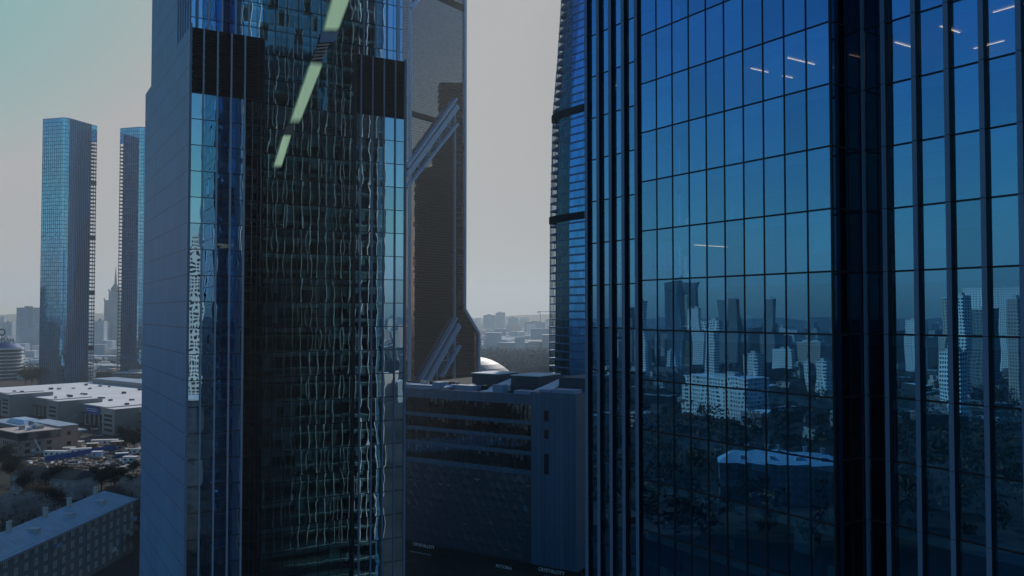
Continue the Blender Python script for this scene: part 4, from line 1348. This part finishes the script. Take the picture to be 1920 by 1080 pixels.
trees = [  # px, py of the foot on the ground, kind, material, scale, label
    (6, 1012, 'a', 'twig', 1.15, "large bare pinkish tree behind the house ridge at the left edge"),
    (40, 1005, 'b', 'twig', 1.2, "bare pinkish tree behind the house ridge, second from the left edge"),
    (70, 1000, 'a', 'twig', .95, "smaller bare tree touching the house ridge chimneys"),
    (-20, 1010, 'a', 'twig', 1.2, "bare tree cut by the left edge"),
    (160, 945, 'b', 'twig', .85, "single bare tree with lit tips behind the middle of the house roof"),
    (66, 955, 'c', 'leafb', .8, "rounded brown tree in front of the shaded house"),
    (86, 950, 'c', 'leafb', .72, "second rounded brown tree in front of the shaded house"),
    (105, 960, 'd', 'leafd', .6, "low dark bush tree behind the house roof"),
    (248, 945, 'a', 'twig', .9, "bare tree at the far gable of the house"),
    (268, 955, 'b', 'twig', 1.0, "bare tree against the blank tower wall"),
    (262, 1000, 'c', 'leafb', .7, "brown tree in the yard beside the house front"),
    (266, 1040, 'c', 'leafb', .6, "low brown tree at the foot of the tower beside the house"),
    (5, 880, 'd', 'leafd', .9, "dark tree at the left edge below the pinkish office"),
    (20, 905, 'd', 'leafd', .8, "dark tree left of the shaded house"),
    (95, 930, 'd', 'leafd', .8, "dark tree right of the shaded house"),
    (120, 925, 'd', 'leafd', .8, "dark tree in the shaded yard, third from the shaded house"),
    (140, 930, 'c', 'leafd', .8, "dark tree in the shaded yard below the blue fence"),
    (190, 925, 'd', 'leafd', .75, "dark tree behind the lit end of the roof"),
    (215, 920, 'c', 'leafd', .8, "dark tree beyond the lit end of the roof, near the tower"),
    (45, 930, 'd', 'leafd', .7, "dark tree before the shaded house wall"),
    (236, 838, 'd', 'leafd', .8, "dark tree beside the right stair block of the hall"),
    (252, 846, 'c', 'leafd', .9, "dark tree at the tower wall near the hall"),
    (48, 722, 'c', 'leafb', 1.5, "tall brown tree between the round block and the twin tower"),
    (60, 723, 'd', 'leafb', 1.3, "brown tree at the foot of the twin tower"),
    (72, 722, 'd', 'leafd', 1.4, "dark tree closest to the twin tower foot"),
]
grove = [(150, 905), (128, 897), (172, 900), (203, 893), (228, 897), (250, 890), (96, 902), (74, 912), (184, 912), (240, 912), (112, 912), (58, 900), (36, 912), (162, 920), (258, 915), (222, 908)]
words = ["nearest the blue fence", "left of the middle", "right of the middle", "under the site cabins", "near the tower wall", "touching the tower wall", "below the pinkish office", "beside the shaded house gable", "behind the lone bare tree", "behind the lit roof end", "between fence and house", "above the shaded house", "left of the shaded house roof", "just above the lone bare tree", "lowest at the tower wall", "in front of the cabins near the tower"]
trees += [(px, py, 'cd'[i % 2], 'leafd', .36 + .06 * (i % 3), "dark tree of the shaded grove, " + words[i]) for i, (px, py) in enumerate(grove)]
for px, py, k, m, sc, lab in trees:
    p = gp(px, py); tree((p.x, p.y, 0), k, lab, m, sc)

# ------------------------------------------------------------------ left: round office block with its sign
def round_block():
    p = at(-6, 588, 980)
    T = thing("office_building", (p.x, p.y, 0), 0, "rounded office block with white balcony bands, blue roof and a sign, at the left edge", "office building")
    def ring(rx, ry): return [(rx * math.cos(6.2832 * k / 28), ry * math.sin(6.2832 * k / 28)) for k in range(28)]
    MB().prism(ring(27, 22), 0, 35).build("glass_wall", M['bD2'], T)
    for k in range(8):
        MB().prism(ring(28.5, 23.5), 2 + k * 4, 3.3 + k * 4).build("balcony_band", M['white'], T)
    MB().prism(ring(29, 24), 34, 36).build("cornice", M['white'], T)
    MB().prism(ring(28, 23), 36, 40.5, 0, None, ring(22, 18)).build("roof", M['bluep'], T)
    MB().prism(ring(16, 13), 40.5, 43).build("roof_drum", M['blueroof'], T)
    cu = bpy.data.curves.new("s", 'FONT'); cu.body = "EUROPEAN"; cu.size = 6; cu.extrude = .3; cu.offset = .08
    ob = bpy.data.objects.new("tmp", cu); COL.objects.link(ob)
    me = bpy.data.meshes.new_from_object(ob.evaluated_get(bpy.context.evaluated_depsgraph_get())); bpy.data.objects.remove(ob)
    me.materials.clear(); me.materials.append(M['signd'])
    o = bpy.data.objects.new("sign_lettering", me); COL.objects.link(o); o.parent = T
    o.rotation_euler = (R(90), 0, 0); o.location = (0, -18, 43.4)
    MB().box(-6, 32, -18, -17.8, 42.5, 43.1).build("sign_rail", M['steel'], T)
    mb = MB()
    for k in range(24):
        a0, a1 = 6.2832 * k / 24, 6.2832 * (k + 1) / 24
        for r0, r1 in ((4.2, 2.6),):
            mb.face([(17 + r0 * math.cos(a0), -18, 54 + r0 * math.sin(a0)), (17 + r0 * math.cos(a1), -18, 54 + r0 * math.sin(a1)), (17 + r1 * math.cos(a1), -18, 54 + r1 * math.sin(a1)), (17 + r1 * math.cos(a0), -18, 54 + r1 * math.sin(a0))])
    mb.box(16.7, 17.3, -18.2, -17.8, 43, 50)
    mb.build("round_emblem", M['signd'], T)
M['bD2'] = block_mat("banded dark glazing", (.16, .18, .20), (.03, .04, .05), 4, 4, 2.8, 2.2, .4)
round_block()

# ------------------------------------------------------------------ middle distance on the left
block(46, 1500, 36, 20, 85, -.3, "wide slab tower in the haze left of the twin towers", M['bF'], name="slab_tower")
def flat(px0, px1, ybase, h, dp, label, mat, roof=None, name="low_building"):
    p0, p1 = gp(px0, ybase), gp(px1, ybase)
    return block(0, 0, (p1 - p0).length, dp, h, math.atan2(p1.y - p0.y, p1.x - p0.x), label, mat, pos=(p0 + p1) / 2, name=name, roof=roof)
flat(179, 216, 716, 10, 40, "dark flat roofed building at the foot of the twin tower", M['bD'], M['roofdk'])
flat(208, 275, 720, 11, 50, "pale low building with white roof boxes beside the near tower wall", M['greyblk'] if 'greyblk' in M else M['bG'])
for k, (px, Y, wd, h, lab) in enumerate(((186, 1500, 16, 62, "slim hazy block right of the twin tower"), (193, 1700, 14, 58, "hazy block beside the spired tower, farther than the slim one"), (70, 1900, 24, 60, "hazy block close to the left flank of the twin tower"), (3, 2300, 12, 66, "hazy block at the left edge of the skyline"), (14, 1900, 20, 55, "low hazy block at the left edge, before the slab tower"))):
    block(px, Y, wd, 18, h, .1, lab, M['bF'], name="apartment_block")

def spire_tower():
    Y = 1750
    p = at(216, 588, Y)
    T = thing("spired_tower", (p.x, p.y, 0), .15, "hazy stepped stone tower with a tall thin spire, between the twin towers", "tower")
    k = Y / 1600
    def zz(py): return 75 + (588 - py) * k
    m = M['stone']
    W = [(66, 0, zz(640)), (48, 0, zz(600)), (36, 0, zz(563)), (22, 0, zz(546))]
    prev = 0
    for i, (wd, _, z) in enumerate(W):
        mb = MB()
        P = [(-wd / 2, -wd / 3), (wd / 2, -wd / 3), (wd / 2, wd / 3), (-wd / 2, wd / 3)]
        u = 0
        for a in range(4): u = gwall(mb, P[a], P[(a + 1) % 4], prev, z, 0, None, None, u)
        mb.face([(q[0], q[1], z) for q in P], 0, None, [(0, 0)] * 4)
        mb.build("tier", m, T)
        for sx in (-1, 1):
            MB().prism([(sx * wd / 2 - 1.5, -wd / 3), (sx * wd / 2 + 1.5, -wd / 3), (sx * wd / 2 + 1.5, -wd / 3 + 3), (sx * wd / 2 - 1.5, -wd / 3 + 3)], z, z + 5, 0, None, [(sx * wd / 2 - .3, -wd / 3 + 1), (sx * wd / 2 + .3, -wd / 3 + 1), (sx * wd / 2 + .3, -wd / 3 + 2), (sx * wd / 2 - .3, -wd / 3 + 2)]).build("pinnacle", M['conc'], T)
        prev = z
    def ring(r): return [(r * math.cos(.7854 * k + .39), r * math.sin(.7854 * k + .39)) for k in range(8)]
    MB().prism(ring(9), prev, zz(540)).build("drum", M['conc'], T)
    MB().prism(ring(8), zz(540), zz(533), 0, None, ring(3.4)).build("dome", M['conc'], T)
    MB().prism(ring(2.8), zz(533), zz(500), 0, None, ring(.35)).build("spire", M['conc'], T)
M['stone'] = block_mat("haze tinted stone tiers", (.48, .53, .57), (.14, .16, .18), 3.5, 3.4, 1.6, 1.8)  # haze lightened into the stone and window tones
spire_tower()

# ------------------------------------------------------------------ centre gap: dome, river bank, far hills
def dome():
    p = at(884, 588, 620)
    T = thing("domed_hall", (p.x, p.y, 0), 0, "pale ribbed dome roof beyond the dark shopping block", "hall")
    mb = MB(); n, m = 40, 12
    t = NT("ribbed dome sheet"); uv = t.n("ShaderNodeUVMap", uv_map="uv").outputs[0]; s = t.xyz(uv)
    ln = t.math('MAXIMUM', t.line(s[0], 1.0, .12), t.line(s[1], 1.0, .14))
    t.done(t.bsdf(t.mixc(t.math('MULTIPLY', ln, .85), (.40, .395, .385, 1), (.12, .14, .17)), .55, 0, .4))
    def pt(i, j):
        a = 6.2832 * i / n; b = j / m * 1.5708
        return (40 * math.cos(a) * math.cos(b), 40 * math.sin(a) * math.cos(b), 5 + 39 * math.sin(b))
    for i in range(n):
        for j in range(m):
            mb.face([pt(i, j), pt(i + 1, j), pt(i + 1, j + 1), pt(i, j + 1)], 0, None, [(i, j), (i + 1, j), (i + 1, j + 1), (i, j + 1)])
    mb.build("dome_roof", t.m, T)
    MB().tube((0, 0, 43.5), (0, 0, 45), 5, 4, 14).build("lantern", M['conc'], T)
    MB().tube((0, 0, 0), (0, 0, 6), 40.5, None, 40).build("drum_wall", M['greyw'], T)
dome()
rr = random.Random(31)
mb = MB()      # far wooded bank: cannot be counted
for k in range(22000):
    px = rr.uniform(850, 1070); py = rr.uniform(662 + rr.uniform(0, 14), 712)
    p = gp(px, py); hgt = rr.uniform(3, 13)
    q = p + Vector((rr.gauss(0, 2), rr.gauss(0, 2), hgt)); u = Vector((rr.uniform(.6, 1.6), rr.gauss(0, .6), rr.uniform(-.5, .5))); v = Vector((rr.uniform(-.5, .5), rr.gauss(0, .5), rr.uniform(.6, 1.6)))
    mb.face([q - u, q - v, q + u, q + v], rr.choice((0, 0, 1)))
M['farwood2'] = simple("haze tinted grey wood", (.11, .14, .165), .9, 0, .1, .4, .02)  # bluish haze mixed into both wood colours
M['farwood'] = simple("haze tinted green wood", (.07, .11, .135), .9, 0, .1, .4, .02)
for k in range(9000):
    px = rr.uniform(-60, 290); Y = rr.uniform(930, 1500)
    p = at(px, 588, Y); p.z = rr.uniform(1, 12)
    if (math.sin(p.x * .021) + math.sin(p.y * .017 + 1)) < .1 or (-510 < p.x < -385 and p.y < 990): continue
    u = Vector((rr.uniform(.6, 1.5), rr.gauss(0, .6), rr.uniform(-.5, .5))); v = Vector((rr.uniform(-.5, .5), rr.gauss(0, .5), rr.uniform(.6, 1.5)))
    mb.face([p - u, p - v, p + u, p + v], rr.choice((0, 0, 1)))
tag(mb.build("woodland", [M['farwood'], M['farwood2']]), "hazy autumn woods on the far river bank and behind the hall", "wood", kind="stuff")

M['farw'] = simple("haze tinted pale blocks", (.60, .68, .74), .9, 0, .1, .2, .01)  # distance haze is put into these three block colours
M['farb'] = simple("haze tinted blue grey blocks", (.46, .56, .64), .9, 0, .1, .2, .01)
M['farp'] = simple("haze tinted pinkish blocks", (.58, .56, .56), .9, 0, .1, .2, .01)
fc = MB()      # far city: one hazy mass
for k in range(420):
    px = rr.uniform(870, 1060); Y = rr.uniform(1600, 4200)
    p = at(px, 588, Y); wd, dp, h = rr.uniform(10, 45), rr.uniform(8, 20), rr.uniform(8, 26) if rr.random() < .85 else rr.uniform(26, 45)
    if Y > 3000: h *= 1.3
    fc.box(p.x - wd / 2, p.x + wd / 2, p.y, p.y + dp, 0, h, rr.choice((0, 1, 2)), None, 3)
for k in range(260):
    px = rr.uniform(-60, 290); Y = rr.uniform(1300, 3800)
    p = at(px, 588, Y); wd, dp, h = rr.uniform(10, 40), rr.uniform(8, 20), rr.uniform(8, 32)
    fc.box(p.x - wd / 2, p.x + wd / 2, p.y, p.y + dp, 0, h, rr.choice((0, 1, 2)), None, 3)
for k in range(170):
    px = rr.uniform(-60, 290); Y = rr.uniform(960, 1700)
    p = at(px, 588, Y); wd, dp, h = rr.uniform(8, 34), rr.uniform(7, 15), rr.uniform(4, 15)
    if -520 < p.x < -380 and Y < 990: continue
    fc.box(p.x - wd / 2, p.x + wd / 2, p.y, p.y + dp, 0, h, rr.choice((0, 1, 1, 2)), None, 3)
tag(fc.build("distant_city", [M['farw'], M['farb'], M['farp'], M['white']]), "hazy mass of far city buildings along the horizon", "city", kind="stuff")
def far_blocks():
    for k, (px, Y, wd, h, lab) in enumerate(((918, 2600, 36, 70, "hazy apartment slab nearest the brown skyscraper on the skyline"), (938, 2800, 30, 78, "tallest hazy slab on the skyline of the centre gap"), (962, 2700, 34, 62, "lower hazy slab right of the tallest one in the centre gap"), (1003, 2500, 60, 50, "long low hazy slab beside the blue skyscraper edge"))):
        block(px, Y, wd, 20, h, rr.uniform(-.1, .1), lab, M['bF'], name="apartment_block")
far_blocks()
p = at(1013, 588, 2300)
T = thing("tower_crane", (p.x, p.y, 0), .2, "thin hazy tower crane on the skyline left of the blue skyscraper", "crane")
MB().box(-.8, .8, -.8, .8, 0, 82).build("mast", M['steel'], T)
MB().box(-8, 24, -.6, .6, 80, 81.4).build("jib", M['steel'], T)
MB().box(-8, -4, -1, 1, 77, 80).build("counterweight", M['conc'], T)
# rolling far hills
hm = MB(); N = 60
for k in range(N):
    a0, a1 = -6000 + 12000 * k / N, -6000 + 12000 * (k + 1) / N
    h0 = 50 + 22 * math.sin(a0 / 700) + 14 * math.sin(a0 / 260 + 1); h1 = 50 + 22 * math.sin(a1 / 700) + 14 * math.sin(a1 / 260 + 1)
    hm.face([(a0, 5200, -1), (a1, 5200, -1), (a1, 6000, h1), (a0, 6000, h0)]); hm.face([(a0, 6000, h0), (a1, 6000, h1), (a1, 6900, -1), (a0, 6900, -1)])
tag(hm.build("hills", M['ground']), kind="structure")

# ------------------------------------------------------------------ the city beside and behind the camera, seen in the mirrors
NR = Vector((.8385, .545)); DR = 46.5
CR = NR * (2 * DR)
def refl(px, lam):
    u = (px - 960) / 1600
    k = NR.x * u + NR.y
    return Vector((CR.x + lam * (u - 2 * k * NR.x), CR.y + lam * (1 - 2 * k * NR.y), 0))
NC = Vector((.511, -.859)); DC = -136.3
CC = NC * (2 * DC)
def refl2(px, lam):
    u = (px - 960) / 1600
    k = NC.x * u + NC.y
    return Vector((CC.x + lam * (u - 2 * k * NC.x), CC.y + lam * (1 - 2 * k * NC.y), 0))
RZ = -2.2      # the mirrored blocks turn their sunlit side to the tower
def rb(x0, x1, ytop, lam, label, mat, dp=16, rz=None, name="apartment_block"):
    p = refl((x0 + x1) / 2, lam)
    wd = (x1 - x0) * lam / 1600 * 1.0
    h = CAM_Z + (588 - ytop) * lam / 1600
    # local -y of the block faces the tower
    d = Vector((CR.x - p.x, CR.y - p.y)); a = math.atan2(d.y, d.x) + math.pi / 2 + (rz or .65)
    block(0, 0, wd, dp, h, a, label, mat, pos=p, name=name, cat="building", group=None)
R_ = [(1247, 1281, 527, 1500, "dark tower mirrored in the near glass, with a paler flank", 'bD'), (1282, 1309, 530, 1600, "dark tower mirrored beside its twin in the near glass", 'bD'),
      (1288, 1316, 578, 1250, "ribbed white block mirrored below the dark twins", 'bW'), (1340, 1386, 561, 1300, "long block mirrored in the middle of the near glass", 'bG'),
      (1420, 1450, 562, 1250, "unfinished looking block mirrored in the near glass", 'bG'), (1316, 1346, 602, 930, "bright white tower block mirrored in the near glass", 'bB'),
      (1250, 1263, 658, 1050, "slim white block mirrored at the lower left of the near glass", 'bW'), (1398, 1418, 665, 900, "slim pale block mirrored right of the bright one", 'bW'),
      (1523, 1546, 680, 760, "slim white slab mirrored near the glass edge", 'bW'), (1264, 1410, 708, 620, "long white slab mirrored low in the near glass", 'bW'),
      (1186, 1202, 566, 1000, "white block mirrored beside the fins", 'bW'), (1165, 1180, 578, 1300, "grey block mirrored between the fins", 'bG'),
      (1757, 1780, 560, 800, "dark tower block mirrored between the right fins", 'bP'), (1782, 1806, 556, 760, "balconied tower block mirrored between the right fins", 'bB'),
      (1812, 1848, 580, 820, "grey tower block mirrored between the last fins", 'bG'), (1872, 1900, 560, 720, "tall pink tower block mirrored at the right edge", 'bP'),
      (1800, 1935, 541, 1100, "broad pale curved block mirrored high between the right fins", 'bW'), (1690, 1720, 600, 1100, "pale block mirrored beside the recess", 'bW'),
      (1755, 1790, 660, 560, "white block mirrored low between the right fins", 'bB'), (1490, 1540, 640, 1200, "pinkish low block mirrored near the glass edge", 'bP'), (1440, 1475, 655, 1000, "pale low block mirrored in the near glass", 'bW')]
for x0, x1, yt, lam, lab, m in R_:
    rb(x0, x1, yt, lam, lab, M[m], dp=max(10, (x1 - x0) * lam / 1600 * .45))
# long house like the one in front, seen only in the glass
p1, p0 = refl(1345, 340), refl(1590, 330)
d = p1 - p0
old_house((p0.x, p0.y, 0), math.atan2(d.y, d.x), d.length, 13, "long old house with a sheet roof, seen only in the near glass")
rc = MB()
def rcbox(p, wd, dp, h, mi, top=3):
    fr = Matrix.Translation(p) @ Matrix.Rotation(rr.uniform(0, 3), 4, 'Z')
    rc.box(-wd / 2, wd / 2, -dp / 2, dp / 2, 0, h, mi, None, top, fr=fr)
for k in range(300):
    px = rr.uniform(1000, 1990); lam = rr.uniform(1200, 3900)
    h = rr.uniform(12, 36) if rr.random() < .85 else rr.uniform(36, 58)
    rcbox(refl(px, lam), rr.uniform(12, 40), rr.uniform(10, 20), h, rr.choice((0, 1, 1, 5, 5, 5)), rr.choice((3, 5, 5)))
for k in range(170):
    px = rr.uniform(1050, 1990); lam = rr.uniform(520, 1200)
    rcbox(refl(px, lam), rr.uniform(8, 30), rr.uniform(7, 13), rr.uniform(3, 11), rr.choice((1, 1, 5, 5, 2)), rr.choice((3, 1, 5, 5, 5)))
for k in range(140):
    px = rr.uniform(300, 800); lam = rr.uniform(600, 3000)
    rcbox(refl2(px, lam), rr.uniform(12, 50), rr.uniform(10, 22), rr.uniform(12, 60), rr.choice((0, 1, 1, 2, 5)))
tag(rc.build("mirrored_city", [M['conc'], M['greyw'], M['pink'], M['rooflite'], M['white'], M['roofdk']]), "far city mass beside the camera, seen in the mirror glass", "city", kind="stuff")
wd_ = MB()
for k in range(1000):
    px = rr.uniform(1050, 1990); lam = rr.uniform(270, 1000)
    c0 = refl(px, lam); hh = rr.uniform(5, 15); rad = hh * rr.uniform(.24, .40); mi = rr.choice((0, 0, 0, 1))
    for j in range(44):
        q = c0 + Vector((rr.gauss(0, rad * .6), rr.gauss(0, rad * .6), hh * (.3 + .7 * rr.random() ** .7)))
        u = Vector((rr.gauss(0, .5), rr.gauss(0, .5), rr.uniform(-.4, .4))); v = Vector((rr.uniform(-.4, .4), rr.gauss(0, .4), rr.uniform(.4, .9)))
        wd_.face([q - u, q - v, q + u, q + v], mi)
tag(wd_.build("park_trees", [M['leafd'], M['leafb']]), "park trees beside the camera, seen in the mirror glass", "wood", kind="stuff")
# white balcony block mirrored in the near strip of the dark tower
def rb2(x0, x1, ytop, lam, label, mat):
    p = refl2((x0 + x1) / 2, lam); wd = (x1 - x0) * lam / 1600; h = CAM_Z + (588 - ytop) * lam / 1600
    d = Vector((CC.x - p.x, CC.y - p.y)); a = math.atan2(d.y, d.x) + math.pi / 2 + .2
    block(0, 0, wd, wd * .6, h, a, label, mat, pos=p)
rb2(347, 420, 446, 520, "white balconied block mirrored in the dark tower strip", M['bB'])
rb2(422, 445, 470, 560, "lower white block mirrored beside the balconied one", M['bW'])
rb2(404, 444, 462, 700, "grey block mirrored in the dark tower strip", M['bG'])
rb2(330, 470, 752, 330, "dark low block mirrored at the foot of the dark tower strip", M['bD'])
